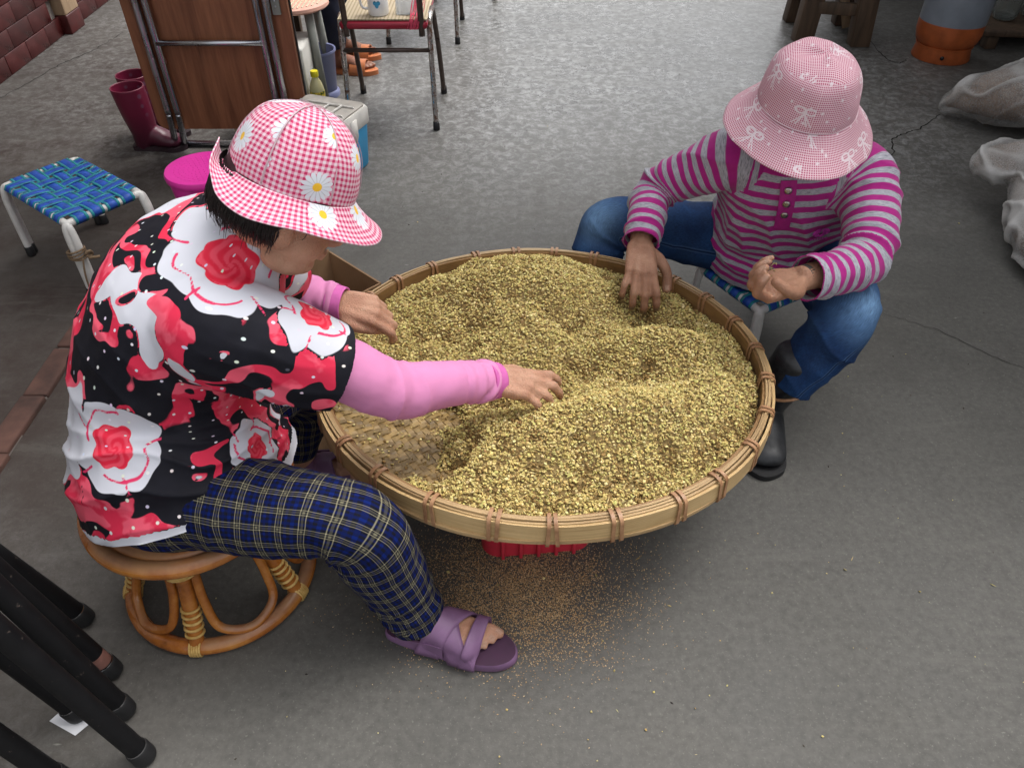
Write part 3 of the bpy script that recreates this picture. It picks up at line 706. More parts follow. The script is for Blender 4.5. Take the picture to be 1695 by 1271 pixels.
# red crate that carries the tray
crate = empty('red_crate', (0.025, 1.375, 0), 'red plastic crate that props the bamboo tray off the floor', 'crate')
def rrect(hx, hy, r, n=6):
    o = []
    for cx, cy, a in ((hx - r, hy - r, 0), (-hx + r, hy - r, 90), (-hx + r, -hy + r, 180), (hx - r, -hy + r, 270)):
        for k in range(n + 1):
            t_ = R(a + 90 * k / n); o.append((cx + r * math.cos(t_), cy + r * math.sin(t_)))
    return o
def shell(levels, c, rz=0, cap=(True, True)):
    """stack of rounded rectangles (hx, hy, r, z)"""
    V, F = [], []; n = None
    m = np.array(Euler((0, 0, rz)).to_matrix())
    for hx, hy, r, z in levels:
        p = rrect(hx, hy, r); n = len(p); V += [(x, y, z) for x, y in p]
    for j in range(len(levels) - 1):
        for i in range(n): F.append((j * n + i, j * n + (i + 1) % n, (j + 1) * n + (i + 1) % n, (j + 1) * n + i))
    if cap[0]: F.append(tuple(range(n - 1, -1, -1)))
    if cap[1]: F.append(tuple((len(levels) - 1) * n + i for i in range(n)))
    return np.array(V) @ m.T + np.array(c), F
CRZ = 0.10
mkobj('crate_wall', *shell([(.125, .34, .04, .0), (.125, .34, .04, .10), (.131, .347, .04, .105), (.131, .347, .04, .118), (.122, .336, .04, .122), (.120, .333, .04, .225), (.115, .328, .035, .232)], (0.025, 1.375, 0), CRZ), M['red_plastic'], crate, angle=35)
for k in range(5):
    c_ = np.array(Euler((0, 0, CRZ)).to_matrix()) @ np.array([-.08 + k * .04, -.3435, .05])
    mkobj('rib', *box(c_ + (0.025, 1.375, 0), (0.008, 0.016, 0.095), (0, 0, CRZ), 0.002), M['red_plastic'], crate)
# ---- heap of dried buds
def heap(x, y):
    """height above the tray rim plane, tray-local"""
    r = np.sqrt(x * x + y * y) / BR
    P = np.stack([x, y, x * 0], 1)
    h = -0.030 + 0 * x
    g = lambda cx, cy, sx, sy, a, th=0.0: a * np.exp(-((((x - cx) * math.cos(th) + (y - cy) * math.sin(th)) / sx) ** 2 + ((-(x - cx) * math.sin(th) + (y - cy) * math.cos(th)) / sy) ** 2))
    h = h + g(-0.06, 0.27, 0.25, 0.15, 0.110) + g(-0.02, 0.10, 0.09, 0.20, 0.052, -0.5)
    h = h + g(0.27, 0.02, 0.18, 0.065, 0.105, -0.25) + g(0.12, -0.24, 0.25, 0.095, 0.085, 0.35) + g(0.34, -0.14, 0.09, 0.13, 0.035)
    h = h - g(0.10, 0.09, 0.20, 0.045, 0.036, -0.45) - g(-0.07, -0.10, 0.20, 0.045, 0.034, 0.35) - g(0.27, 0.17, 0.12, 0.05, 0.028)
    h = h + 0.014 * fbm(P, 9, 3) + 0.006 * noise(P, 30, 9)
    # bare corner at the lower left
    bare = np.clip(1.15 - np.sqrt(((x + 0.375) / 0.20) ** 2 + ((y + 0.235) / 0.15) ** 2) + 0.25 * fbm(P, 14, 5), 0, 1)
    bare = np.maximum(bare, 0)
    h = h - 0.075 * np.clip(bare * 2.4, 0, 1)
    edge = np.clip((r - 0.80) / 0.14, 0, 1)
    return h * (1 - edge) + np.minimum(h, -0.026 + 0.012 * fbm(P, 10, 8)) * edge
ng = 150
gx, gy = np.meshgrid(np.linspace(-1, 1, ng), np.linspace(-1, 1, ng)); gx, gy = gx.ravel() * RW, gy.ravel() * RW
hz = heap(gx, gy) - 0.004; ins = (gx ** 2 + gy ** 2 < (RW - 0.004) ** 2) & (hz > bowl(gx, gy) - 0.002)
idx = np.arange(ng * ng).reshape(ng, ng)
qf = np.stack([idx[:-1, :-1], idx[:-1, 1:], idx[1:, 1:], idx[1:, :-1]], -1).reshape(-1, 4); qf = qf[ins[qf].all(1)]
used = np.unique(qf); mp = -np.ones(ng * ng, int); mp[used] = np.arange(len(used))
pile = tag(empty('dried_bud_heap', (BC[0], BC[1], 0.29)), 'heap of dried yellow flower buds filling the bamboo tray', 'flower buds', kind='stuff')
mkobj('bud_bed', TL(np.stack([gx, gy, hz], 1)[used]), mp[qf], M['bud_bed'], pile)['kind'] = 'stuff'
def bud_shape(kind, sd):
    r = np.random.default_rng(sd); n = 4; a = np.linspace(0, 2 * np.pi, n, endpoint=False) + r.uniform(-.2, .2, n)
    w_ = 1 + r.uniform(-.2, .2, n)
    prof = [[(0, -.40), (1.0, .10), (.55, .24), (0, .02)], [(0, -.30), (1.0, .0), (.70, .34), (0, .38)], [(0, -.12), (1.0, .0), (.75, .10), (0, .06)]][kind]
    V = [(0, 0, prof[0][1])]
    for q, z in prof[1:3]: V += [(q * w_[i] * math.cos(a[i]), q * w_[i] * math.sin(a[i]) * (0.75 if kind == 2 else 1), z + r.uniform(-.12, .12)) for i in range(n)]
    V.append((0, 0, prof[3][1])); F = []
    for i in range(n):
        k = (i + 1) % n
        F += [(0, 1 + k, 1 + i), (1 + i, 1 + k, 1 + n + k), (1 + i, 1 + n + k, 1 + n + i), (1 + n + i, 1 + n + k, 1 + 2 * n)]
    V = np.array(V); top = np.zeros(len(V)); top[-1] = 1; top[1 + n:1 + 2 * n] = 0.55; top[0] = -1
    return V, np.array(F), top
SH = [bud_shape(k, 50 + i) for i, k in enumerate((0, 0, 0, 1, 1, 2, 2))]
st_ = bud_shape(1, 90); SH.append((st_[0] * (.35, 2.2, .35), st_[1], st_[2] * 0))     # bits of stalk
def rotm(n, tilt):
    ax = rng.normal(size=(n, 3)); ax[:, 2] *= 0.2; ax /= np.linalg.norm(ax, axis=1)[:, None]
    an = rng.normal(size=n) * tilt; z = rng.uniform(0, 6.28, n)
    c, s = np.cos(an), np.sin(an); x, y, zz = ax.T; C = 1 - c
    A = np.stack([np.stack([c + x * x * C, x * y * C - zz * s, x * zz * C + y * s], -1), np.stack([y * x * C + zz * s, c + y * y * C, y * zz * C - x * s], -1), np.stack([zz * x * C - y * s, zz * y * C + x * s, c + zz * zz * C], -1)], 1)
    cz, sz = np.cos(z), np.sin(z); B = np.zeros((n, 3, 3)); B[:, 0, 0] = cz; B[:, 0, 1] = -sz; B[:, 1, 0] = sz; B[:, 1, 1] = cz; B[:, 2, 2] = 1
    return A @ B
def scatter(P, size, tilt, cols, shapes):
    """one merged mesh of little pieces at world points P"""
    n = len(P); ch = rng.integers(0, len(shapes), n); VV, FF, CC = [], [], []; off = 0
    RM = rotm(n, tilt)
    for k, (sv, sf, tp) in enumerate(shapes):
        m = np.where(ch == k)[0]
        if not len(m): continue
        v = np.einsum('nij,vj->nvi', RM[m], sv) * size[m][:, None, None] + P[m][:, None]
        c = cols[m][:, None, :] * (1 + 0.0 * tp[None, :, None])
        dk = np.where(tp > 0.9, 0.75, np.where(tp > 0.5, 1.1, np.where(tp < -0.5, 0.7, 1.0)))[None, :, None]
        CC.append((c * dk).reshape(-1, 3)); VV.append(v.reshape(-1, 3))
        FF.append((sf[None] + (np.arange(len(m)) * len(sv))[:, None, None] + off).reshape(-1, 3)); off += len(m) * len(sv)
    return np.concatenate(VV), np.concatenate(FF), np.concatenate(CC)
def bud_cols(n):
    base = np.array([[0.66, 0.53, 0.20], [0.60, 0.46, 0.165], [0.76, 0.64, 0.30], [0.48, 0.34, 0.12], [0.62, 0.54, 0.19], [0.30, 0.18, 0.07]])
    k = rng.choice(len(base), n, p=[.32, .24, .14, .13, .13, .04]); return base[k] * rng.uniform(0.8, 1.15, (n, 1)) * rng.uniform(0.94, 1.06, (n, 3))
N = 66000
rr = np.sqrt(rng.random(N)) * (RW - 0.006); aa = rng.uniform(0, 2 * np.pi, N); X, Yy = rr * np.cos(aa), rr * np.sin(aa)
h = heap(X, Yy); fl = bowl(X, Yy)
on = h > fl + 0.004
loose = (~on) & (rng.random(N) < 0.035 + 0.6 * np.clip((h - fl + 0.02) / 0.024, 0, 1) ** 2)
z = np.where(on, h + rng.uniform(-0.006, 0.0035, N), fl + 0.0045)
keep = on | loose
# browner broken bits in the furrows, also painting in shade of the hollows
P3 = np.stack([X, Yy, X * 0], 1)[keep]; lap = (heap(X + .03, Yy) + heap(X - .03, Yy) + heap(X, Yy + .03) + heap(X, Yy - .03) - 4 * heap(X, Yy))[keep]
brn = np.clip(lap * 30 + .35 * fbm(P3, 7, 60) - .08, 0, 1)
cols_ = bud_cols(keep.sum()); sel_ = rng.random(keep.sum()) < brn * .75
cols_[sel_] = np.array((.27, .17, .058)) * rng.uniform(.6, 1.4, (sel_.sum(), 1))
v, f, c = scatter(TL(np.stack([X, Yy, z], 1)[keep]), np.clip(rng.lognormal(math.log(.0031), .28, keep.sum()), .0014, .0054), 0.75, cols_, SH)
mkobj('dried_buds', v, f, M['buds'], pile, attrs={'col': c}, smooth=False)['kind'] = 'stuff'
# little heap under the far hand, fine orange chaff under the tray and loose buds on the floor
G = np.array([[0, 0, 1], [1, 0, -.3], [0, .6, -.3], [-1, 0, -.3], [0, -.6, -.3]], float); GF = np.array([(0, 1, 2), (0, 2, 3), (0, 3, 4), (0, 4, 1)])
GS = [(G * (1, .8, .5), GF, np.zeros(5))]
N = 24000
X = rng.normal(0.0, 0.115, N) + 0.010; Yy = rng.normal(0.0, 0.10, N) + 0.93
X += .010 * noise(np.stack([X, Yy, X * 0], 1), 14, 2); Yy += .012 * noise(np.stack([X, Yy, X * 0], 1), 11, 3)
dens = np.exp(-np.clip((0.88 - Yy) / 0.10, 0, 9)); k = (rng.random(N) < dens) & (Yy > 0.55) & (Yy < 1.5)
m = k.sum(); base = np.array([[0.58, 0.38, 0.18], [0.50, 0.31, 0.14], [0.66, 0.48, 0.27], [0.34, 0.20, 0.09]])[rng.integers(0, 4, m)] * rng.uniform(0.8, 1.2, (m, 1))
v, f, c = scatter(np.stack([X[k], Yy[k], np.full(m, 0.0012) + rng.random(m) * 0.0015], 1), rng.uniform(0.0010, 0.0022, m), 0.4, base, GS)
tag(mkobj('spilled_chaff', v, f, M['dust'], attrs={'col': c}, smooth=False), 'fine orange-brown chaff spilled on the concrete below the tray', 'chaff', kind='stuff')
m = 170
X = np.concatenate([rng.normal(0.3, 0.45, 110), rng.uniform(-1.2, 1.8, m - 110)]); Yy = np.concatenate([rng.normal(0.95, 0.3, 110), rng.uniform(0.5, 3.6, m - 110)])
v, f, c = scatter(np.stack([X, Yy, np.full(m, 0.0025)], 1), np.clip(rng.lognormal(math.log(.0019), .4, m), .001, .0042), 0.6, bud_cols(m) * .8, SH)
tag(mkobj('loose_buds', v, f, M['buds'], attrs={'col': c}, smooth=False), 'loose dried buds and crumbs strewn over the grey concrete floor', 'crumbs', kind='stuff')
dv, df, dc = scatter(np.stack([rng.uniform(-1.0, 1.9, 150), rng.uniform(0.5, 4.2, 150), np.full(150, 0.0014)], 1), rng.uniform(0.0012, 0.0046, 150), 0.3, np.array([[0.03, 0.022, 0.016]]) * rng.uniform(0.5, 2.0, (150, 1)), GS)
tag(mkobj('dark_crumbs', dv, df, M['dust'], attrs={'col': dc}, smooth=False), 'dark bits of stalk and grit scattered over the concrete floor', 'debris', kind='stuff')
# ------------------------------------------------------------------ people: lofted limbs fused into continuous skins
def nz(v):
    v = np.asarray(v, float); return v / np.linalg.norm(v)
class Limb:
    def __init__(s, pts, ra, rb=None, ref=(0, 0, 1), n=48, p=2.0, rref=None):
        P = np.asarray(pts, float); s.n = n; s.p = p
        s.C = crom(P, n); tt = np.linspace(0, len(P) - 1, n)
        q = lambda r: np.maximum(crom(np.array(r, float)[:, None], n)[:, 0], 0.003)
        s.a = q(ra); s.b = q(rb if rb is not None else ra)
        s.T = np.gradient(s.C, axis=0); s.T /= np.linalg.norm(s.T, axis=1)[:, None]
        r = np.asarray(ref, float); s.N = np.zeros_like(s.C)
        for i in range(n):
            r2 = r - s.T[i] * (r @ s.T[i]); s.N[i] = r2 / (np.linalg.norm(r2) + 1e-9)
        s.B = np.cross(s.T, s.N)
        s.S = np.concatenate([[0], np.cumsum(np.linalg.norm(np.diff(s.C, axis=0), axis=1))])
        s.rref = rref or float((s.a.mean() + s.b.mean()) / 2)
    def mesh(s, k=24, cap=0.6):
        th = np.linspace(0, 2 * np.pi, k, endpoint=False)
        c, sn = np.cos(th), np.sin(th); e = 2 / s.p
        cx = np.sign(c) * np.abs(c) ** e; sx = np.sign(sn) * np.abs(sn) ** e
        V = (s.C[:, None] + s.a[:, None, None] * cx[None, :, None] * s.N[:, None] + s.b[:, None, None] * sx[None, :, None] * s.B[:, None])
        rings = [V[i] for i in range(s.n)]
        def dome(i, sg):
            out = []
            for q in (0.35, 0.65, 0.88): out.append(s.C[i] + (rings0[i] - s.C[i]) * math.sqrt(1 - q * q) + sg * s.T[i] * cap * min(s.a[i], s.b[i]) * q)
            return out
        rings0 = V
        if cap > 0: rings = dome(0, -1)[::-1] + rings + dome(s.n - 1, 1)
        m = len(rings); A = np.concatenate(rings + [rings[0].mean(0)[None], rings[-1].mean(0)[None]])
        F = [(j * k + i, j * k + (i + 1) % k, (j + 1) * k + (i + 1) % k, (j + 1) * k + i) for j in range(m - 1) for i in range(k)]
        F += [(m * k, (i + 1) % k, i) for i in range(k)] + [(m * k + 1, (m - 1) * k + i, (m - 1) * k + (i + 1) % k) for i in range(k)]
        return A, F
    def coords(s, P):
        P = np.asarray(P, float); out_s = np.empty(len(P)); th = np.empty(len(P)); dn = np.empty(len(P))
        for o in range(0, len(P), 20000):
            Q = P[o:o + 20000]; D = ((Q[:, None] - s.C[None]) ** 2).sum(2); i = D.argmin(1)
            W = np.exp(-(D - D[np.arange(len(Q)), i][:, None]) / 7e-4); W /= W.sum(1)[:, None]
            d = Q - W @ s.C; t = ((Q - s.C[i]) * s.T[i]).sum(1); x = (d * (W @ s.N)).sum(1); y = (d * (W @ s.B)).sum(1)
            end = (i <= 1) | (i >= s.n - 2)
            out_s[o:o + 20000] = np.where(end, s.S[i] + t, W @ s.S); th[o:o + 20000] = np.arctan2(y, x)
            over = np.where((i == 0) & (t < 0) | (i == s.n - 1) & (t > 0), np.abs(t) / np.minimum(s.a[i], s.b[i]), 0)
            dn[o:o + 20000] = np.sqrt((x / s.a[i]) ** 2 + (y / s.b[i]) ** 2) + 0.8 * over
        return out_s, th, dn
def fuse(shapes, voxel=0.005, smooth=6, fac=0.5):
    ms = [q.mesh() if isinstance(q, Limb) else q for q in shapes]
    v, f = join(*ms); me = mesh_data('tmp', v, f); o = bpy.data.objects.new('tmp', me); sc.collection.objects.link(o)
    md = o.modifiers.new('r', 'REMESH'); md.mode = 'VOXEL'; md.voxel_size = voxel; md.adaptivity = 0
    if smooth: sm = o.modifiers.new('s', 'SMOOTH'); sm.factor = fac; sm.iterations = smooth
    dg = bpy.context.evaluated_depsgraph_get(); ev = o.evaluated_get(dg); m2 = ev.to_mesh()
    V = np.empty(len(m2.vertices) * 3, np.float32); m2.vertices.foreach_get('co', V); V = V.reshape(-1, 3).astype(float)
    n = len(m2.polygons); lt = np.empty(n, np.int32); m2.polygons.foreach_get('loop_total', lt)
    li = np.empty(len(m2.loops), np.int32); m2.loops.foreach_get('vertex_index', li)
    ev.to_mesh_clear(); bpy.data.objects.remove(o); bpy.data.meshes.remove(me)
    assert (lt == 4).all(); return V, li.reshape(-1, 4)
def vnormals(V, F):
    fn = np.cross(V[F[:, 2]] - V[F[:, 0]], V[F[:, 3]] - V[F[:, 1]]); N = np.zeros_like(V)
    for k in range(4): np.add.at(N, F[:, k], fn)
    return N / (np.linalg.norm(N, axis=1)[:, None] + 1e-12)
def relax(V, F, it=1, fac=0.5):
    n = len(V); E = np.concatenate([F[:, [0, 1]], F[:, [1, 2]], F[:, [2, 3]], F[:, [3, 0]]])
    for _ in range(it):
        A = np.zeros_like(V); c = np.zeros(n)
        np.add.at(A, E[:, 0], V[E[:, 1]]); np.add.at(A, E[:, 1], V[E[:, 0]]); np.add.at(c, E[:, 0], 1); np.add.at(c, E[:, 1], 1)
        V = V * (1 - fac) + fac * A / c[:, None]
    return V
def garment(name, limbs, mat, parent, voxel=0.0045, smooth=8, cuts=(), wrinkle=None, extra=(), thick=0.0022, fields=None, uvfix=None, keep=None):
    """fuse limbs to one cloth skin; uv from the nearest limb; cuts = (limb index, s, side) open the ends"""
    V, F = fuse(list(limbs) + list(extra), voxel, smooth)
    co = [l.coords(V) for l in limbs]; S = np.stack([c[0] for c in co]); TH = np.stack([c[1] for c in co]); DN = np.stack([c[2] for c in co])
    own_v = DN.argmin(0)
    if wrinkle is not None:
        N = vnormals(V, F); V = V + N * wrinkle(V, S, TH, own_v)[:, None]
        V = relax(V, F, 1, 0.3)
    own = DN[:, F].mean(2).argmin(0)
    kill = np.zeros(len(F), bool); 
    for li, sv, sd in cuts:
        over = (S[li] - sv) * sd > 0
        kill |= (over[F].all(1)) & (own == li)
    if kill.any():
        F = F[~kill]; own = own[~kill]
        E = np.sort(np.concatenate([F[:, [0, 1]], F[:, [1, 2]], F[:, [2, 3]], F[:, [3, 0]]]), axis=1)
        u, cnt = np.unique(E, axis=0, return_counts=True); bv = np.unique(u[cnt == 1])
        for li, sv, sd in cuts:
            L = limbs[li]; m = bv[(own_v[bv] == li) & (np.abs(S[li][bv] - sv) < 0.03)]
            i = np.abs(L.S[None] - np.clip(S[li][m], 0, L.S[-1])[:, None]).argmin(1)
            V[m] += L.T[i] * (sv - S[li][m])[:, None]; S[li][m] = sv
    us = np.unique(F); mp = -np.ones(len(V), int); mp[us] = np.arange(len(us)); V2 = V[us]; S2 = S[:, us]; T2 = TH[:, us]; F2 = mp[F]
    rref = np.array([l.rref for l in limbs])
    th = T2[own[:, None], F2]; d = th - th[:, :1]; th = th - 2 * np.pi * np.round(d / (2 * np.pi))
    uv = np.stack([th * rref[own][:, None] + own[:, None] * 1.37, S2[own[:, None], F2]], -1)
    if uvfix is not None: uv = uvfix(uv, V2, F2, own)
    attrs = fields(V2, S2, T2, own_v[us]) if fields else None
    o = mkobj(name, V2, F2, mat, parent, uv=uv.reshape(-1, 2), attrs=attrs)
    if thick:
        s = o.modifiers.new('thickness', 'SOLIDIFY'); s.thickness = thick; s.offset = -1
    return o
def hand(W, d, nrm, side, bends, thumb, scale=1.0, spread=1.0):
    """shapes of a hand: W wrist, d towards the knuckles, nrm back of the hand, thumb side = side * nrm x d"""
    d = nz(d); nrm = np.asarray(nrm, float); nrm = nz(nrm - d * (nrm @ d)); y = side * np.cross(nrm, d)
    A = np.stack([d, y, nrm]); G = lambda p: np.asarray(W) + (np.asarray(p, float) * scale) @ A
    kn = [(.086, .027, .002), (.089, .009, .005), (.084, -.009, .003), (.075, -.026, -.002)]
    ln = [(.043, .026, .021), (.047, .029, .022), (.043, .027, .021), (.034, .021, .019)]
    rd = [.0098, .0100, .0094, .0083]
    sh, nails, knp = [], [], []
    for i in range(4):
        k = np.array(kn[i]); sh.append(Limb([G((0.004, k[1] * 0.55, 0)), G((k[0] * .5, k[1] * .8, .003)), G(k)], [x * scale for x in (.0165, .0135, .0112)], [x * scale for x in (.015, .0125, .0112)], ref=y, n=14))
        sp = math.radians((8, 1.5, -5, -11)[i]) * spread; dirp = np.array([math.cos(sp), math.sin(sp), 0.]); up = np.array([0, 0, 1.])
        P = [k]; ang = 0; b = bends[i]; dd = []
        for L, bd in zip(ln[i], b):
            ang += math.radians(bd); v = dirp * math.cos(ang) - up * math.sin(ang); dd.append((v, dirp * math.sin(ang) + up * math.cos(ang))); P.append(P[-1] + v * L)
        r = rd[i]
        Q = [P[0] - dirp * .004]; rr = [r * 1.05]
        for j in range(3): Q += [P[j] * .5 + P[j + 1] * .5, P[j + 1]]; rr += [r * (.98 - .06 * j), r * (1.04 - .07 * j) if j < 2 else r * .72]
        sh.append(Limb([G(p) for p in Q], [x * scale for x in rr], ref=y, n=26))
        v, u = dd[2]; nails.append((G(P[3] - v * .006 + u * r * .62), (u @ A), (v @ A))); knp += [G(P[1]), G(P[2])]
    sh.append(ellipsoid(G((.047, -.002, -.007)), np.array((.043, .034, .0125)) * scale, A))
    sh.append(ellipsoid(G((.030, .021, -.010)), np.array((.030, .017, .013)) * scale, A))
    T = [np.array(p, float) for p in thumb]
    sh.append(Limb([G(p) for p in [(.012, .014, -.006)] + T], [x * scale for x in (.015, .0145, .0122, .0112, .0082)][:len(T) + 1], ref=nrm, n=26))
    v = nz((T[-1] - T[-2])); tn = np.array([0, 0.0, 1.0]) - v * v[2]; tn = nz(tn)
    nails.append((G(T[-1] - v * .006 + tn * .0068), tn @ A, v @ A)); knp.append(G(T[-2]))
    return sh, nails, knp
def head(c, f, u, scale=1.0):
    """head shapes; f forward, u up. returns shapes, axes"""
    f = nz(f); u = np.asarray(u, float); u = nz(u - f * (u @ f)); l = np.cross(u, f); A = np.stack([f, l, u])
    G = lambda p: np.asarray(c) + (np.asarray(p, float) * scale) @ A
    E = lambda p, r: ellipsoid(G(p), np.array(r) * scale, A, 20, 14)
    sh = [E((-.012, 0, .030), (.092, .073, .083)), E((.022, 0, -.030), (.062, .060, .072)), E((.048, 0, -.088), (.030, .030, .024)),
          E((.030, .034, -.040), (.042, .030, .036)), E((.030, -.034, -.040), (.042, .030, .036)), E((.020, .040, -.075), (.040, .020, .024)), E((.020, -.040, -.075), (.040, .020, .024)),
          E((.082, 0, -.018), (.014, .011, .020)), E((.098, 0, -.030), (.011, .012, .010)), E((.088, .011, -.033), (.010, .008, .008)), E((.088, -.011, -.033), (.010, .008, .008)),
          E((.080, 0, -.057), (.011, .020, .006)), E((.079, 0, -.067), (.010, .018, .006)), E((.066, 0, .022), (.022, .050, .012)),
          E((-.004, .073, -.012), (.017, .008, .030)), E((-.004, -.073, -.012), (.017, .008, .030))]
    return sh, G, A
def foot(heel, toe, side):
    """bare foot shapes from heel to toe on the floor at height z0; side = +1 big toe on the +y side"""
    heel = np.array(heel, float); toe = np.array(toe, float); x = toe - heel; Lg = np.linalg.norm(x[:2]); x = nz(x * (1, 1, 0)); y = np.array([-x[1], x[0], 0]) * side; z = np.array([0, 0, 1.])
    A = np.stack([x, y, z]); G = lambda p: heel + np.asarray(p, float) @ A; k = Lg / 0.23
    sh = [Limb([G((.012, 0, .030)), G((.045, 0, .038)), G((.10 * k, 0, .034)), G((.155 * k, .002, .024)), G((.178 * k, .003, .018))], [.024, .029, .034, .042, .040], [.028, .036, .032, .020, .015], ref=y)]
    sh.append(Limb([G((.030, 0, .04)), G((.038, 0, .085)), G((.038, 0, .15))], [.034, .031, .034], ref=x))
    nails = []
    for i, (yy, L, r) in enumerate(((.030, .052, .0125), (.012, .048, .0092), (-.004, .042, .0086), (-.018, .035, .008), (-.031, .027, .0078))):
        b = .172 * k - .006 * i; P = [G((b - .02, yy * .9, .017)), G((b + L * .5, yy, .0155 + .003)), G((b + L, yy, .010))]
        sh.append(Limb(P, [r * 1.05, r, r * .8], ref=y, n=16)); nails.append((P[2] + z * r * .75 - x * .004, z, x))
    return sh, nails
def body(name, shapes, mat, parent, nails=(), kn=(), dirt=(), voxel=0.0036, smooth=4):
    V, F = fuse(shapes, voxel, smooth, 0.5)
    nail = np.zeros(len(V)); cr = np.zeros(len(V)); di = np.zeros(len(V)); N = vnormals(V, F)
    for p, u, v in nails:
        d = V - p; a = d @ nz(v); s = d @ np.cross(nz(u), nz(v)); k = (np.abs(a) < .0062) & (np.abs(s) < .0055) & ((N @ nz(u)) > 0.45) & (np.abs(d @ nz(u)) < .006)
        nail[k] = 1
    for p in kn:
        d = np.linalg.norm(V - p, axis=1); k = d < 0.013
        cr[k] = np.maximum(cr[k], 0.28 * (1 - d[k] / 0.013))
    for p, r in dirt:
        d = np.linalg.norm(V - np.asarray(p), axis=1); di = np.maximum(di, np.clip(1.3 - d / r, 0, 0.75))
    cr = cr + 0.10 * np.clip(noise(V, 110, 4), 0, 1)
    return mkobj(name, V, F, mat, parent, attrs={'nail': nail, 'crease': np.clip(cr, 0, 1), 'dirt': di})
def strands(name, roots, gen, mat, parent, seg=7, rad=0.0007):
    """many tapered hair strands in one mesh"""
    V, F = [], []; n0 = 0
    for i, r0 in enumerate(roots):
        C = gen(i, r0, seg); T, N, B = frames(C); q = np.linspace(1, 0.25, seg) * rad
        for a in (0, 2.094, 4.189): pass
        ring = np.stack([C + q[:, None] * (math.cos(a) * N + math.sin(a) * B) for a in (0, 2.094, 4.189)], 1)
        V.append(ring.reshape(-1, 3))
        for j in range(seg - 1):
            for k in range(3):
                k2 = (k + 1) % 3; F.append((n0 + j * 3 + k, n0 + j * 3 + k2, n0 + j * 3 + 3 + k2, n0 + j * 3 + 3 + k))
        n0 += seg * 3
    return mkobj(name, np.concatenate(V), np.array(F), mat, parent)
def nsin(x):
    """narrow pinched ridges on a smooth ground"""
    return (1.2 - np.abs(np.sin(x)) ** .6) ** (1 / .6)
def folds(V, seed, amp, k1=(18, 18, 18), sharp=1.0):
    """ridge-like wrinkles: anisotropic noise"""
    n = fbm(V * np.array(k1), 1.0, seed, 2); return amp * (1 - np.abs(n) * 2.2).clip(-1, 1) * sharp

# ================================================================== first woman: floral blouse, plaid trousers
w1 = empty('person', (-0.635, 0.985, 0.0), 'person in a pink daisy gingham hat, floral blouse and plaid trousers on a rattan stool', 'person')
ax1 = nz((-0.28, 0.96, 0.0))          # towards her left shoulder
tor = Limb([(-.612, .985, .312), (-.628, 1.008, .39), (-.632, 1.05, .49), (-.612, 1.065, .58), (-.560, 1.085, .665), (-.485, 1.10, .735), (-.425, 1.11, .79), (-.40, 1.115, .82)],
           [.205, .204, .182, .175, .185, .160, .085, .055], [.203, .192, .163, .152, .140, .112, .070, .052], ref=ax1, n=64, p=2.3, rref=0.18)
sl_r = Limb([(-.535, 1.02, .67), (-.460, .965, .695), (-.38, .955, .668), (-.310, .965, .625), (-.265, .980, .593)], [.095, .098, .088, .078, .072], [.10, .095, .083, .078, .074], ref=(0, 0, 1), n=48, rref=0.085)
sl_l = Limb([(-.57, 1.19, .64), (-.52, 1.24, .645), (-.49, 1.28, .60), (-.48, 1.305, .56), (-.475, 1.315, .53)], [.090, .092, .085, .078, .074], ref=(0, 0, 1), n=48, rref=0.085)
def rose(a, s, r0, ph=0.0):
    return (a, s, r0, ph)
ROSES = []
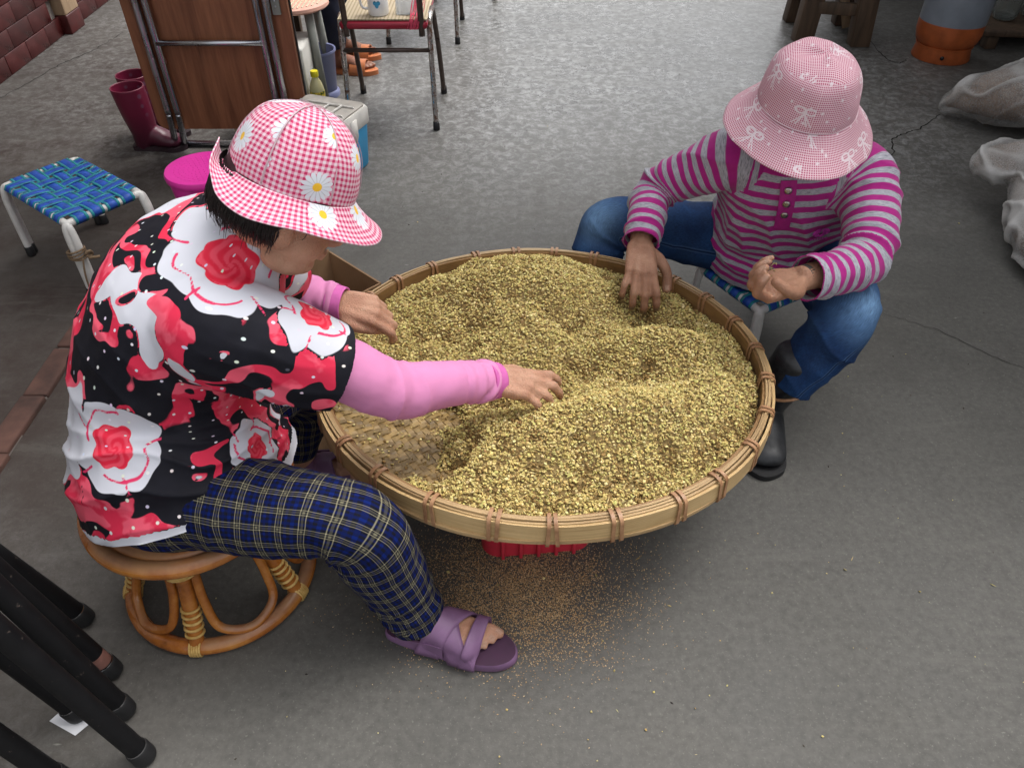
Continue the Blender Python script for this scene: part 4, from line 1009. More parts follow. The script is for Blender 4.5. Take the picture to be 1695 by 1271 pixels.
def w1_fields(V, S, TH, own):
    a = np.where(own == 0, TH[0] * 0.18, np.where(own == 1, TH[1] * 0.085 + 3.0, TH[2] * 0.085 + 6.0)); s = np.where(own == 0, S[0], np.where(own == 1, S[1], S[2]))
    Q = V + 0.035 * np.stack([noise(V, 13, 31), noise(V, 13, 32), noise(V, 13, 33)], 1)
    Q = Q + 0.012 * np.stack([noise(V, 38, 41), noise(V, 38, 42), noise(V, 38, 43)], 1)
    n1 = noise(Q, 15.5, 5); n2 = noise(Q, 12.0, 77); n3 = noise(Q, 20, 99)
    def bias(A):
        o_ = np.zeros(len(V))
        for x_, y_, z_, r_ in A: o_ = np.maximum(o_, np.exp(-((Q - (x_, y_, z_)) ** 2).sum(1) / (r_ * 0.92 + .003) ** 2))
        return o_
    bw, bk, bc = bias(PW_), bias(PK_), bias(PC_)
    n1 = n1 * (1 - bk) * (1 - bc) + 0.75 * bk - 0.10 * bc; n3 = n3 + 0.5 * bc - 0.6 * bk; n2 = n2 + 0.02 + 1.1 * bw - 0.8 * bk - 0.7 * bc
    coral = (0.19 - np.abs(n1 + 0.10)) * 0.05
    coral = np.maximum(coral, (n3 - 0.44) * 0.05)
    white = (n2 - 0.36) * 0.06
    coral = np.maximum(coral, np.where(white < 0, white + 0.0055, -0.01))
    rim = np.full(len(V), -0.02); red = np.full(len(V), -0.02); petal = np.full(len(V), -0.02)
    for (cx, cy, cz, R0, ph) in ROSES:
        d = V - np.array((cx, cy, cz)); k = np.linalg.norm(d, axis=1) < R0 * 1.7
        if not k.any(): continue
        N0 = nz(ROSE_N[(cx, cy, cz)]); e1 = nz(np.cross((0, 0, 1), N0)); e2 = np.cross(N0, e1)
        x = d[k] @ e1; y = d[k] @ e2; wob = np.stack([x, y, x * 0], 1)
        x = x + 0.007 * noise(wob, 40, 7); y = y + 0.007 * noise(wob, 40, 8); r = np.hypot(x, y); th = np.arctan2(y, x) + ph
        pe = R0 * (0.86 + 0.14 * np.abs(np.sin(2.5 * th)) ** 0.6)
        w_ = pe - r; white[k] = np.maximum(white[k], w_); coral[k] = np.where(w_ > -0.002, -0.01, coral[k])
        rc = R0 * 0.50 * (0.88 + 0.12 * np.abs(np.sin(3.5 * th + 1)))
        red[k] = np.maximum(red[k], rc - r)
        sp = np.sin(2 * th + r / R0 * 16) * 0.5; petal[k] = np.maximum(petal[k], np.where(r < rc, 0.004 - np.abs(sp) * 0.012, -0.02))
        l1 = 0.0021 - np.abs(r - R0 * (0.70 + 0.10 * np.sin(2.5 * th + 0.8)))
        l1 = np.where(np.sin(th * 2.0 + ph) > -0.45, l1, -0.01)
        sec = 0.0018 - np.abs(np.sin(2.5 * th)) * r / 2.5; l2 = np.where((r > R0 * .66) & (r < R0 * .99), sec, -0.01)
        rim[k] = np.maximum(rim[k], np.maximum(l1, l2))
    hem = (s < 0.030) & (own == 0) & (TH[0] < 3.2)
    white = np.where(hem, 0.01, white); coral = np.where(hem, -0.01, coral); rim = np.where(hem, -0.01, rim); red = np.where(hem, -0.01, red)
    return {'white': white, 'coral': coral, 'rim': rim, 'red': red, 'petal': petal}
ROSES = []; ROSE_N = {}
# where the print of the blouse is mostly white, black or coral
PW_ = [(-0.613, 1.165, 0.782, 0.025), (-0.606, 1.002, 0.763, 0.019), (-0.648, 0.993, 0.728, 0.017), (-0.57, 0.904, 0.677, 0.037), (-0.503, 0.881, 0.684, 0.031), (-0.503, 0.9, 0.636, 0.027), (-0.418, 0.879, 0.735, 0.023), (-0.385, 0.878, 0.638, 0.024), (-0.466, 0.972, 0.463, 0.033), (-0.619, 0.837, 0.419, 0.027), (-0.525, 0.87, 0.428, 0.019), (-0.671, 0.914, 0.622, 0.01)]
PK_ = [(-0.543, 1.042, 0.81, 0.025), (-0.692, 1.084, 0.717, 0.031), (-0.55, 0.97, 0.775, 0.022), (-0.487, 0.916, 0.775, 0.027), (-0.413, 0.897, 0.757, 0.021), (-0.582, 0.953, 0.747, 0.019), (-0.672, 0.958, 0.683, 0.025), (-0.589, 0.892, 0.606, 0.037), (-0.485, 0.979, 0.497, 0.03), (-0.574, 0.882, 0.495, 0.033), (-0.7, 0.864, 0.475, 0.026), (-0.658, 0.902, 0.61, 0.023), (-0.524, 0.922, 0.545, 0.02), (-0.454, 0.956, 0.791, 0.009), (-0.344, 0.883, 0.698, 0.023), (-0.447, 1.031, 0.438, 0.02), (-0.564, 0.86, 0.446, 0.021)]
PC_ = [(-0.529, 0.913, 0.75, 0.022), (-0.546, 1.129, 0.817, 0.016), (-0.488, 1.094, 0.835, 0.013), (-0.598, 1.027, 0.776, 0.015), (-0.512, 0.892, 0.731, 0.022), (-0.423, 0.87, 0.684, 0.024), (-0.679, 0.991, 0.697, 0.014), (-0.616, 0.9, 0.639, 0.021), (-0.541, 0.91, 0.564, 0.02), (-0.706, 0.846, 0.414, 0.029), (-0.555, 0.855, 0.422, 0.019), (-0.335, 0.88, 0.651, 0.019), (-0.604, 0.928, 0.709, 0.017), (-0.378, 0.877, 0.703, 0.014), (-0.701, 0.947, 0.643, 0.012), (-0.46, 0.889, 0.629, 0.013), (-0.629, 0.858, 0.48, 0.016)]
for p, nr, R0, ph in [((-0.439, 1.009, 0.792), (0.49, -0.64, 0.58), 0.092, 0.3), ((-0.655, 0.878, 0.529), (-0.02, -0.96, 0.28), 0.078, 1.2), ((-0.308, 0.97, 0.723), (0.6, 0.18, 0.77), 0.066, 2.0), ((-0.464, 0.94, 0.45), (0.78, -0.29, 0.41), 0.056, 0.5), ((-.76, 1.20, .72), (-.8, .1, .6), .08, 0.8)]:
    ROSES.append((*p, R0, ph)); ROSE_N[p] = nr
def w1_wr(V, S, TH, own):
    h = folds(V, 3, 0.0035, (7, 7, 16)) * 0.5 + 0.003 * fbm(V, 12, 6)
    # creases gathered at the waist and at the arm pit
    wa = np.exp(-((S[0] - 0.10) / 0.075) ** 2) * (own == 0); h += wa * 0.010 * (nsin((S[0] * 62 + 0.5 * TH[0] + 1.9 * noise(V, 8, 12))) ** .7 - .6)
    h += (own == 0) * .006 * np.exp(-((S[0] - .26) / .10) ** 2) * (nsin(((V @ nz((.55, .1, .8))) * 42 + 1.8 * noise(V, 6, 44))) ** .6 - .65)
    ap = np.exp(-(np.linalg.norm(V - np.array((-.40, .93, .60)), axis=1) / 0.10) ** 2); h += ap * 0.011 * (nsin(((V @ nz((0.5, -0.2, 0.8))) * 85 + 1.5 * noise(V, 12, 5))) ** .6 - .65)
    return h
garment('blouse', [tor, sl_r, sl_l], M['floral'], w1, thick=0, voxel=0.0042, smooth=10, cuts=[(0, 0.012, -1), (0, tor.S[-1] - 0.012, 1), (1, sl_r.S[-1] - 0.038, 1), (2, sl_l.S[-1] - 0.03, 1)], wrinkle=w1_wr, fields=w1_fields)
# pink long sleeves worn under the blouse
EL, WR = np.array((-.212, 1.015, .522)), np.array((-.042, 1.148, .424))
ps_r = Limb([(-.40, .965, .69), (-.30, .975, .62), EL, EL * .5 + WR * .5 + (0, 0, .004), WR + nz(WR - EL) * .02], [.050, .054, .053, .045, .037], [.050, .056, .055, .045, .036], ref=(0, 0, 1))
EL2, WR2 = np.array((-.495, 1.375, .485)), np.array((-.375, 1.350, .470))
ps_l = Limb([(-.50, 1.27, .61), (-.495, 1.32, .55), EL2, EL2 * .5 + WR2 * .5, WR2 + nz(WR2 - EL2) * .02], [.055, .058, .055, .046, .037], ref=(0, 0, 1))
def ps_wr(V, S, TH, own):
    out = np.zeros(len(V))
    for i, (L, se) in enumerate(((ps_r, ps_r.S[24]), (ps_l, ps_l.S[24]))):
        m = own == i; s = S[i]
        out += m * (0.0016 * np.exp(-((s - se) / 0.05) ** 2) * np.sin(s * 110 + TH[i] * 1.0 + 2 * noise(V, 10, 3)) + 0.0026 * np.exp(-((s - L.S[-1] + 0.060) / 0.030) ** 2) * np.sin(s * 190 + 2.5 * noise(V, 16, 4)) + 0.0025 * fbm(V, 15, 9))
        out += m * .0075 * np.exp(-((s - se) / .055) ** 2) * (nsin(s * 52 + 1.2 * np.cos(TH[i]) + 1.5 * noise(V, 11, 63)) ** .6 - .6)
        # sharp diagonal creases on the forearm
        for s0, k0, am in ((.060, .016, .0065), (.036, .012, .0042), (.100, -.020, .0035)):
            q = s - (L.S[-1] - s0) - k0 * np.cos(TH[i] - .6) - .006 * noise(V, 22, 3); out -= m * am * np.exp(-np.abs(q) / .0045) * (0.35 + 0.65 * np.clip(np.cos(TH[i] - 1.2), 0, 1)); out += m * am * .7 * np.exp(-((q - .013) / .009) ** 2)
    return out
garment('sleeves', [ps_r, ps_l], M['pink_knit'], w1, thick=0, voxel=0.0042, smooth=6, cuts=[(0, ps_r.S[-1] - .028, 1), (1, ps_l.S[-1] - .028, 1)], wrinkle=ps_wr)
for L in (ps_r, ps_l):
    e = L.S[-1]; i0 = np.abs(L.S - (e - .034)).argmin(); c0 = L.C[i0]; d0 = L.T[-1]
    cu = Limb([c0 - d0 * .004, c0 + d0 * .012, c0 + d0 * .030], [.0405, .0385, .037], ref=L.N[-1], n=12)
    v, f = cu.mesh(40, 0); v2, f2 = v, [q for q in f if len(q) == 4]
    o = mkobj('cuff', v2, f2, M['pink_cuff'], w1); s_ = o.modifiers.new('thickness', 'SOLIDIFY'); s_.thickness = 0.004
# trousers
HR, KN, AN = np.array((-.575, .925, .395)), np.array((-.205, .848, .405)), np.array((-.205, .842, .085))
lg_r = Limb([(-.64, .945, .365), (-.565, .905, .365), (-.43, .862, .378), (-.325, .840, .382), (-.266, .834, .350), (-.245, .838, .26), (-.212, .840, .15), (-.188, .833, .070)],
            [.100, .100, .088, .076, .076, .073, .062, .057], [.095, .094, .083, .076, .078, .076, .064, .058], ref=(0, 1, 0), n=72, rref=0.085)
lg_l = Limb([(-.62, 1.11, .385), (-.54, 1.17, .39), (-.465, 1.23, .385), (-.455, 1.26, .32), (-.49, 1.27, .20), (-.52, 1.27, .10)], [.115, .105, .088, .078, .066, .056], ref=(0, 0, 1), n=60, rref=0.085)
pel = Limb([(-.60, 1.00, .43), (-.61, .985, .375), (-.61, .975, .325)], [.150, .172, .170], [.145, .170, .172], ref=ax1, n=20, rref=0.15)
def tr_wr(V, S, TH, own):
    kn = np.exp(-((S[0] - lg_r.S[37]) / 0.055) ** 2) * (own == 0)
    inner = np.clip(-((V - np.array((-.23, .85, .35))) @ nz((1, 0, .8))) / 0.06, 0, 1)
    an = np.exp(-((S[0] - lg_r.S[-1] + 0.06) / 0.07) ** 2) * (own == 0)
    gr = np.exp(-(np.linalg.norm(V - np.array((-.52, .90, .42)), axis=1) / 0.13) ** 2)
    return kn * inner * 0.014 * (nsin((S[0] * 62 + 1.6 * noise(V, 9, 2))) ** .6 - .6) + an * 0.009 * (nsin((S[0] * 48 + TH[0] * 1.2 + 1.6 * noise(V, 8, 8))) ** .6 - .6) + gr * 0.010 * (nsin(((V @ nz((.8, 0, -.6))) * 58 + 1.6 * noise(V, 9, 21))) ** .6 - .6) + 0.004 * fbm(V, 9, 13)
garment('trousers', [lg_r, lg_l, pel], M['plaid'], w1, thick=0, voxel=0.0048, smooth=10, cuts=[(0, lg_r.S[-1] - .004, 1), (1, lg_l.S[-1] - .004, 1)], wrinkle=tr_wr)
# head, hands, foot
HC = np.array((-.352, 1.080, .852)); HF = nz((.84, .22, -.50)); HU = np.array((.50, .12, .86))
hsh, HG, HA = head(HC, HF, HU, 0.97)
neck = Limb([(-.45, 1.11, .75), (-.41, 1.105, .80), HG((-.03, 0, -.02))], [.062, .055, .055], ref=ax1, n=20)
h1, n1, k1 = hand(WR, (.82, .06, -.16), (-.05, -.22, 1.0), 1, [(12, 28, 18), (18, 32, 18), (26, 34, 20), (34, 36, 22)], [(.030, .038, -.014), (.056, .054, -.026), (.082, .056, -.040)], 0.98, 1.5)
h2, n2, k2 = hand(WR2, (.90, -.12, -.16), (.05, -.42, .90), -1, [(34, 46, 26), (48, 58, 34), (58, 64, 40), (64, 66, 40)], [(.034, .038, -.008), (.070, .038, -.014), (.104, .026, -.024)], 1.02)
f1, fn1 = foot((-.243, .846, .026), (-.025, .786, .026), 1)
inner = [Limb([(-.60, 1.03, .38), (-.64, 1.08, .52), (-.56, 1.09, .65), (-.49, 1.10, .72), (-.43, 1.11, .77)], [.13, .13, .12, .12, .06], [.10, .10, .09, .07, .055], ref=ax1),
         Limb([(-.50, 1.01, .69), (-.42, .965, .67), EL, WR], [.05, .042, .038, .026], ref=(0, 0, 1)), Limb([(-.53, 1.19, .64), (-.50, 1.27, .60), EL2, WR2], [.05, .042, .036, .026], ref=(0, 0, 1)),
         Limb([(-.60, .98, .37), (-.565, .915, .37), (-.275, .842, .375), (-.225, .846, .16)], [.09, .075, .055, .036], ref=(0, 1, 0)), Limb([(-.60, 1.08, .38), (-.47, 1.23, .37), (-.50, 1.265, .15), (-.52, 1.27, .05)], [.08, .055, .042, .035], ref=(0, 0, 1)),
         Limb([(-.215, .846, .17), (-.212, .842, .09), (-.205, .838, .06)], [.038, .034, .03], ref=(0, 1, 0)), Limb([(-.55, 1.27, .04), (-.45, 1.26, .03), (-.38, 1.25, .02)], [.03, .034, .03], ref=(0, 0, 1))]
b_ = body('body', hsh + [neck] + h1 + h2 + f1 + inner, M['skin1'], w1, n1 + n2 + fn1, k1 + k2, [(n2[0][0], .012), (n2[1][0], .012), (n2[2][0], .012)])
for s_ in (-1, 1):
    mkobj('eye', *ellipsoid(HG((.070, .031 * s_, .004)), (.012, .012, .012)), M['mug'], w1)
bv_ = np.empty(len(b_.data.vertices) * 3, np.float32); b_.data.vertices.foreach_get('co', bv_); bv_ = bv_.reshape(-1, 3) + ORG[b_]; bl_ = np.empty(len(b_.data.loops), np.int32); b_.data.loops.foreach_get('vertex_index', bl_); bl_ = bl_.reshape(-1, 4)
bl_ = bl_[(bv_[bl_][:, :, 2].mean(1) < .14) & (bv_[bl_][:, :, 1].mean(1) < 1.0)]; skin1 = (bv_, bl_)
# collar
v, f = Limb([(-.450, 1.108, .762), (-.425, 1.108, .790), (-.402, 1.105, .812)], [.078, .070, .066], [.072, .064, .060], ref=ax1, n=10).mesh(40, 0)
o = mkobj('collar', v, [q for q in f if len(q) == 4], M['white_cloth'], w1); s_ = o.modifiers.new('thickness', 'SOLIDIFY'); s_.thickness = 0.003
# hair: a cap of dark strands that hangs below the hat
cap_v, cap_f = ellipsoid(HG((-.018, 0, .020)), np.array((.092, .080, .086)), HA, 28, 18)
ct = (cap_v - HC) @ HA.T; kf = [q for q in cap_f if all(not (ct[i][0] > 0.015 and ct[i][2] < 0.035) and ct[i][2] > -0.06 for i in q)]
hair = mkobj('hair', cap_v, kf, M['hair'], w1)
roots = []
hr = np.random.default_rng(3)
while len(roots) < 2600:
    d = nz(hr.normal(size=3)); d[2] = d[2] * 0.8
    if d[2] > 0.35 or d[0] > 0.05: continue
    d[2] = hr.uniform(-0.30, 0.35); d[:2] = nz(d[:2]) * math.sqrt(1 - d[2] ** 2)
    roots.append(d)
def hgen(i, d, seg):
    t = np.linspace(0, 1, seg)[:, None]; L = hr.uniform(.022, .050)
    p0 = np.array((-.024, 0, .012)) + d * np.array((.094, .080, .086))
    out = nz(d * (1, 1, 0)); fwd = np.array((hr.uniform(-.1, .5), 0, 0))
    P = p0 + t * L * (np.array((0, 0, -0.92)) + out * 0.10 + fwd * 0.55) + t ** 2 * L * (out * hr.uniform(-.75, -.15) + hr.normal(size=3) * .05)
    return np.asarray(HC) + P @ HA
strands('hair_strands', roots, hgen, M['hair'], hair, 7, 0.0011)
# hat: six-panel dome with a drooping brim turned up at the back
def make_hat(name, parent, Hc, Hf, Hu, crown, brim, mat, panels, wave, flat=False, seed=0, nth=144):
    """crown: profile (r, z) from the top to the band, brim: profile continuing outward"""
    Hf = nz(Hf); Hu = np.asarray(Hu, float); Hu = nz(Hu - Hf * (Hu @ Hf)); l = np.cross(Hu, Hf); A = np.stack([Hf, l, Hu]); outs = []
    for part, prof in (('crown', crown), ('brim', brim)):
        pr_ = crom(np.array(prof, float), 40 if part == 'crown' else 22); n = nth
        S = np.concatenate([[0], np.cumsum(np.linalg.norm(np.diff(pr_, axis=0), axis=1))]); th = np.linspace(0, 2 * np.pi, n, endpoint=False)
        RR = pr_[:, 0][:, None] * np.ones(n)[None]; ZZ = pr_[:, 1][:, None] * np.ones(n)[None]; TT = th[None] * np.ones(len(S))[:, None]
        RR, ZZ = wave(part, RR, ZZ, TT, S[:, None] / S[-1])
        P = np.stack([RR * np.cos(TT) * 1.08, RR * np.sin(TT) * 0.98, ZZ], -1).reshape(-1, 3); P = np.asarray(Hc) + P @ A; cen = np.asarray(Hc); dv = P - cen; dv /= np.linalg.norm(dv, axis=1)[:, None] + 1e-9; P = P + dv * (0.0035 * fbm(P, 16, seed + 3, 2))[:, None]
        F, UV = [], []
        for j in range(len(S) - 1):
            for i in range(n):
                k = (i + 1) % n
                if part == 'crown' and j == 0 and pr_[0, 0] < 1e-3: pass
                F.append((j * n + i, (j + 1) * n + i, (j + 1) * n + k, j * n + k))
                if part == 'crown' and panels:
                    pc = (math.floor((i + 0.5) / n * panels) + 0.5) / panels * 2 * np.pi; pid = math.floor((i + 0.5) / n * panels)
                    g = lambda jj, ii: ((2 * np.pi * ii / n - pc) * max(pr_[jj, 0], 0) + pid * 0.31, S[jj] + pid * .137)
                elif part == 'crown' and flat:
                    def g(jj, ii):
                        a = 2 * np.pi * ii / n
                        return (pr_[jj, 0] * math.cos(a) + 5, pr_[jj, 0] * math.sin(a)) if S[jj] < flat and S[min(j + 1, len(S) - 1)] <= flat + 1e-6 else (a * 0.10, S[jj])
                else: g = lambda jj, ii: (2 * np.pi * ii / n * (0.10 if part == 'crown' else 0.5 * (pr_[0, 0] + pr_[-1, 0])) + 9.0, S[jj])
                UV += [g(j, i), g(j + 1, i), g(j + 1, i + 1), g(j, i + 1)]
        o = mkobj(part, P, np.array(F), mat, parent, uv=UV)
        md = o.modifiers.new('thickness', 'SOLIDIFY'); md.thickness = 0.0018; outs.append(o)
    return outs, A
def h1_wave(part, RR, ZZ, TT, t):
    if part == 'crown':
        RR = RR * (1 + 0.010 * np.abs(np.sin(3 * TT)) * np.sin(np.pi * t)); return RR, ZZ + 0.002 * np.sin(5 * TT + 1) * t
    back = np.exp(-((np.abs(np.angle(np.exp(1j * (TT - np.pi * 0.97))))) / 0.62) ** 2)
    ZZ = ZZ + back * t ** 1.5 * 0.062 + 0.004 * np.sin(4 * TT + 0.7) * t; RR = RR - back * t ** 1.5 * 0.026
    fr = np.exp(-((np.angle(np.exp(1j * (TT - 0.0)))) / 0.7) ** 2); RR = RR + fr * t * 0.012; ZZ = ZZ - fr * t * .006
    return RR, ZZ
H1F, H1U = (.83, .16, -.40), (.40, .27, .87)
(c1, b1), HA1 = make_hat('hat', w1, HC + HG((-.005, 0, .045)) - HC, H1F, H1U, [(.0005, .117), (.030, .113), (.058, .098), (.079, .068), (.089, .030), (.091, .0)], [(.091, .0), (.103, -.014), (.117, -.026), (.133, -.036)], M['hat1'], 6, h1_wave)
c1.name = 'hat_crown'; b1.name = 'hat_brim'; b1.parent = c1
for k in range(6):       # white seam tape between the panels
    a = 2 * math.pi * k / 6; P = [(r_ * 1.012 * math.cos(a) * 1.08, r_ * 1.012 * math.sin(a) * .98, z_ + .0015) for r_, z_ in [(.002, .117), (.030, .113), (.058, .098), (.079, .068), (.089, .030), (.091, .002)]]
    C = np.asarray(HG((-.005, 0, .045))) + crom(np.array(P), 24) @ HA1
    v, f = ribbon(C, np.array([-math.sin(a), math.cos(a), 0]) @ HA1, 0.0011, 0.0008); mkobj('seam', v, f, M['hat_seam'], c1)
# sandal
def sandal(heel, toe, side, parent, mats, name='sandal', skin=None):
    heel = np.array(heel, float); toe = np.array(toe, float); x = nz(toe - heel); y = np.array([-x[1], x[0], 0]) * side; L = np.linalg.norm(toe - heel)
    G = lambda p: heel + p[0] * x + p[1] * y + np.array([0, 0, p[2]])
    out = [(-.012, 0), (-.004, .024), (.05, .033), (.11, .038), (.17, .048), (.215, .044), (.245, .026), (.256, .004), (.248, -.018), (.22, -.036), (.17, -.044), (.11, -.038), (.05, -.034), (-.004, -.026)]
    k = L / 0.24; out = crom(np.array([(a * k, b) for a, b in out] + [(out[0][0] * k, 0)]), 57)[:-1]
    lev = [(.94, .0), (1.0, .006), (1.0, .020), (.97, .026)]
    V = [G(((p[0] - .12 * k) * q + .12 * k, p[1] * q, z)) for q, z in lev for p in out]; n = len(out)
    F = [(j * n + i, j * n + (i + 1) % n, (j + 1) * n + (i + 1) % n, (j + 1) * n + i) for j in range(3) for i in range(n)] + [tuple(range(n - 1, -1, -1))]
    so = mkobj('sole', V, F, mats[0], parent, angle=50)
    mkobj('insole', [G(((p[0] - .12 * k) * .972 + .12 * k, p[1] * .972, .0255)) for p in out], [tuple(range(n))], mats[1], so)
    bvh = BVHTree.FromPolygons([Vector(q) for q in skin[0]], [tuple(q) for q in skin[1]]) if skin else None
    def strap(x0, y0, x1, y1, w0, h_, w1_=None, lift=0.0):
        V = []; nt, nw = 23, 7
        for t in np.linspace(0, 1, nt):
            a = math.pi * t; w = (w0 + ((w1_ or w0) - w0) * t) * (1 - .10 * math.sin(a))
            for q in np.linspace(-1, 1, nw):
                p = np.array((x0 + (x1 - x0) * t + q * w, y0 + (y1 - y0) * (0.5 - 0.5 * math.cos(a)), .014 + h_ * math.sin(a) ** 0.7)); P = G(p)
                ax = G((p[0], 0.0, .022)); d = nz(P - ax)
                if bvh:
                    hit = bvh.ray_cast(Vector(ax + d * .14), Vector(-d), .14)
                    if hit[0] is not None and 0.05 < t < 0.95:
                        rh = .14 - hit[3] + .0035 + lift; P = ax + d * max(rh, np.linalg.norm(P - ax) * .6 if rh > .01 else np.linalg.norm(P - ax))
                V.append(P)
        V = np.array(V).reshape(nt, nw, 3); V[1:-1] = .5 * V[1:-1] + .25 * (V[:-2] + V[2:])
        ii = np.arange(nt * nw).reshape(nt, nw); F = np.stack([ii[:-1, :-1], ii[:-1, 1:], ii[1:, 1:], ii[1:, :-1]], -1).reshape(-1, 4)
        return V.reshape(-1, 3), F
    for q in ((.078 * k, .042, .158 * k, -.048, .026, .060, .028, .0), (.150 * k, .050, .085 * k, -.042, .025, .060, .026, .0035), (.182 * k, .050, .168 * k, -.049, .012, .034, .017, .006)):
        o_ = mkobj('strap', *strap(*q), mats[0], so); o_.modifiers.new('thickness', 'SOLIDIFY').thickness = .0035
    # side walls of the moulded upper behind the instep
    for s_ in (-1, 1):
        C = [G((.02 * k, s_ * .030, .026)), G((.05 * k, s_ * .036, .032)), G((.085 * k, s_ * .040, .040)), G((.12 * k, s_ * .043, .040))]
        v, f = ribbon(crom(np.array(C), 14), np.array([0, 0, 1.]), np.linspace(.008, .019, 14), .004); mkobj('side_wall', v, f, mats[0], so, angle=50)
    v, f = tube([G((.062 * k, .012 * side, .083)), G((.070 * k, .022, .079)), G((.076 * k, .010, .082))], .0022, 6); mkobj('buckle', v, f, M['steel'], so)
    so.name = name; return so
sandal((-.245, .847, 0.0), (-.006, .781, 0.0), 1, w1, (M['sandal'], M['sandal_in']), skin=skin1)
sandal((-.57, 1.27, 0.0), (-.34, 1.25, 0.0), -1, w1, (M['sandal'], M['sandal_in']))
# ================================================================== second woman: striped shirt, jeans
w2 = empty('person', (0.77, 1.86, 0.0), 'person in a pink check bucket hat, magenta striped shirt and blue jeans', 'person')
fc2 = nz((-.20, -.98, 0)); ax2 = nz((.98, -.20, 0.0))      # facing, towards her left
tor2 = Limb([(.738, 1.885, .245), (.735, 1.87, .30), (.725, 1.845, .38), (.710, 1.805, .46), (.695, 1.765, .54), (.682, 1.735, .605), (.668, 1.712, .655), (.662, 1.695, .68)],
            [.185, .188, .180, .170, .172, .158, .080, .052], [.150, .155, .150, .140, .125, .100, .068, .050], ref=ax2, n=64, p=2.3, rref=.17)
SR, ER, WRr = np.array((.535, 1.765, .600)), np.array((.372, 1.838, .468)), np.array((.322, 1.668, .418))
SL, EL_, WL = np.array((.832, 1.690, .590)), np.array((.800, 1.490, .497)), np.array((.620, 1.375, .515))
s2r = Limb([(.585, 1.752, .60), SR, SR * .5 + ER * .5 + (0, .01, .005), ER, ER * .55 + WRr * .45 + (0, 0, .006), WRr + nz(WRr - ER) * .01], [.076, .077, .063, .057, .050, .044], ref=(0, 0, 1), rref=.06, n=64)
s2l = Limb([(.79, 1.705, .59), SL, SL * .5 + EL_ * .5 + (.018, 0, .0), EL_, EL_ * .55 + WL * .45 + (.0, -.01, -.008), WL], [.076, .079, .067, .060, .052, .046], ref=(0, 0, 1), rref=.06, n=64)
def s2_wr(V, S, TH, own):
    h = 0.003 * fbm(V, 11, 4)
    # bust and belly folds, radiating from the arm pits
    h += (own == 0) * 0.017 * np.exp(-((S[0] - .13) / .08) ** 2) * (nsin((S[0] * 44 + 1.3 * np.sin(TH[0] * 2) + 1.8 * noise(V, 8, 6))) ** .6 - .62)
    h += (own == 0) * 0.013 * (nsin(((V @ nz((.75, .2, .55))) * 34 + 2.0 * noise(V, 7, 31))) ** .6 - .62) * np.exp(-((S[0] - .26) / .10) ** 2)
    for i, L in ((1, s2r), (2, s2l)):
        se = L.S[np.abs(L.C - (ER if i == 1 else EL_)).sum(1).argmin()]
        h += (own == i) * (0.013 * np.exp(-((S[i] - se) / .065) ** 2) * (nsin((S[i] * 58 + 1.0 * np.sin(TH[i]) + 1.8 * noise(V, 11, 9))) ** .6 - .6) + 0.009 * np.exp(-((S[i] - L.S[-1] + .05) / .05) ** 2) * (nsin((S[i] * 82 + .8 * np.cos(TH[i]) + 1.8 * noise(V, 13, 15))) ** .6 - .6) + 0.007 * np.exp(-((S[i] - .10) / .07) ** 2) * (nsin(((V @ nz((.3, .5, .8))) * 50 + 1.6 * noise(V, 9, 25))) ** .6 - .6) + 0.002 * fbm(V, 20, 5))
    return h
garment('shirt', [tor2, s2r, s2l], M['stripe'], w2, voxel=0.0044, smooth=9, cuts=[(0, .012, -1), (0, tor2.S[-1] - .015, 1), (1, s2r.S[-1] - .016, 1), (2, s2l.S[-1] - .014, 1)], wrinkle=s2_wr)
def surf_at(o, p, d):
    """hit point and normal on mesh o (world origin of w2) from p along d"""
    dg = bpy.context.evaluated_depsgraph_get()
    ok, loc, nrm, _ = o.ray_cast(Vector(p - ORG[o]), Vector(d), distance=3.0)
    return (np.array(loc) + ORG[o], np.array(nrm)) if ok else (None, None)
bpy.context.view_layer.update()
shirt2 = [o for o in w2.children if o.name.startswith('shirt')][0]
def chest(a, s):
    """point on the front of the shirt: a metres towards her left, s along the torso"""
    i = np.abs(tor2.S - s).argmin(); c = tor2.C[i] + ax2 * a
    fr = nz(np.cross(ax2, tor2.T[i])); fr = fr if fr @ fc2 > 0 else -fr
    p, n = surf_at(shirt2, c + fr * 0.5, -fr); return (c + fr * tor2.b[i], fr) if p is None else (p, n)
# button placket with three buttons, neck binding, embroidered butterfly
pts, ns = zip(*[chest(-0.012, s) for s in np.linspace(tor2.S[-1] - .055, tor2.S[-1] - .180, 9)]); pts = np.array(pts) + np.array(ns) * .0022
v, f = ribbon(pts, ax2, .0185, .003); plk = mkobj('placket', v, f, M['magenta'], w2, angle=50)
for k in (1, 3, 5):
    v, f = lathe([(.0, .0035), (.005, .0042), (.0085, .003), (.009, .0), (.006, -.001)], 16, pts[k] + np.array(ns[k]) * .0022, ns[k]); b_ = mkobj('button', v, f, M['steel'], plk)
v, f = Limb([tor2.C[i] for i in (55, 58, 61)], [tor2.a[i] + .004 for i in (55, 58, 61)], [tor2.b[i] + .004 for i in (55, 58, 61)], ref=ax2, n=8).mesh(40, 0)
o = mkobj('neck_binding', v, [q for q in f if len(q) == 4], M['magenta'], w2); o.modifiers.new('thickness', 'SOLIDIFY').thickness = .003
pb, nb = chest(.080, .290); eu = nz(np.array((0, 0, 1.)) - nb * nb[2]); er = np.cross(eu, nb)
pb = pb + nb * .005
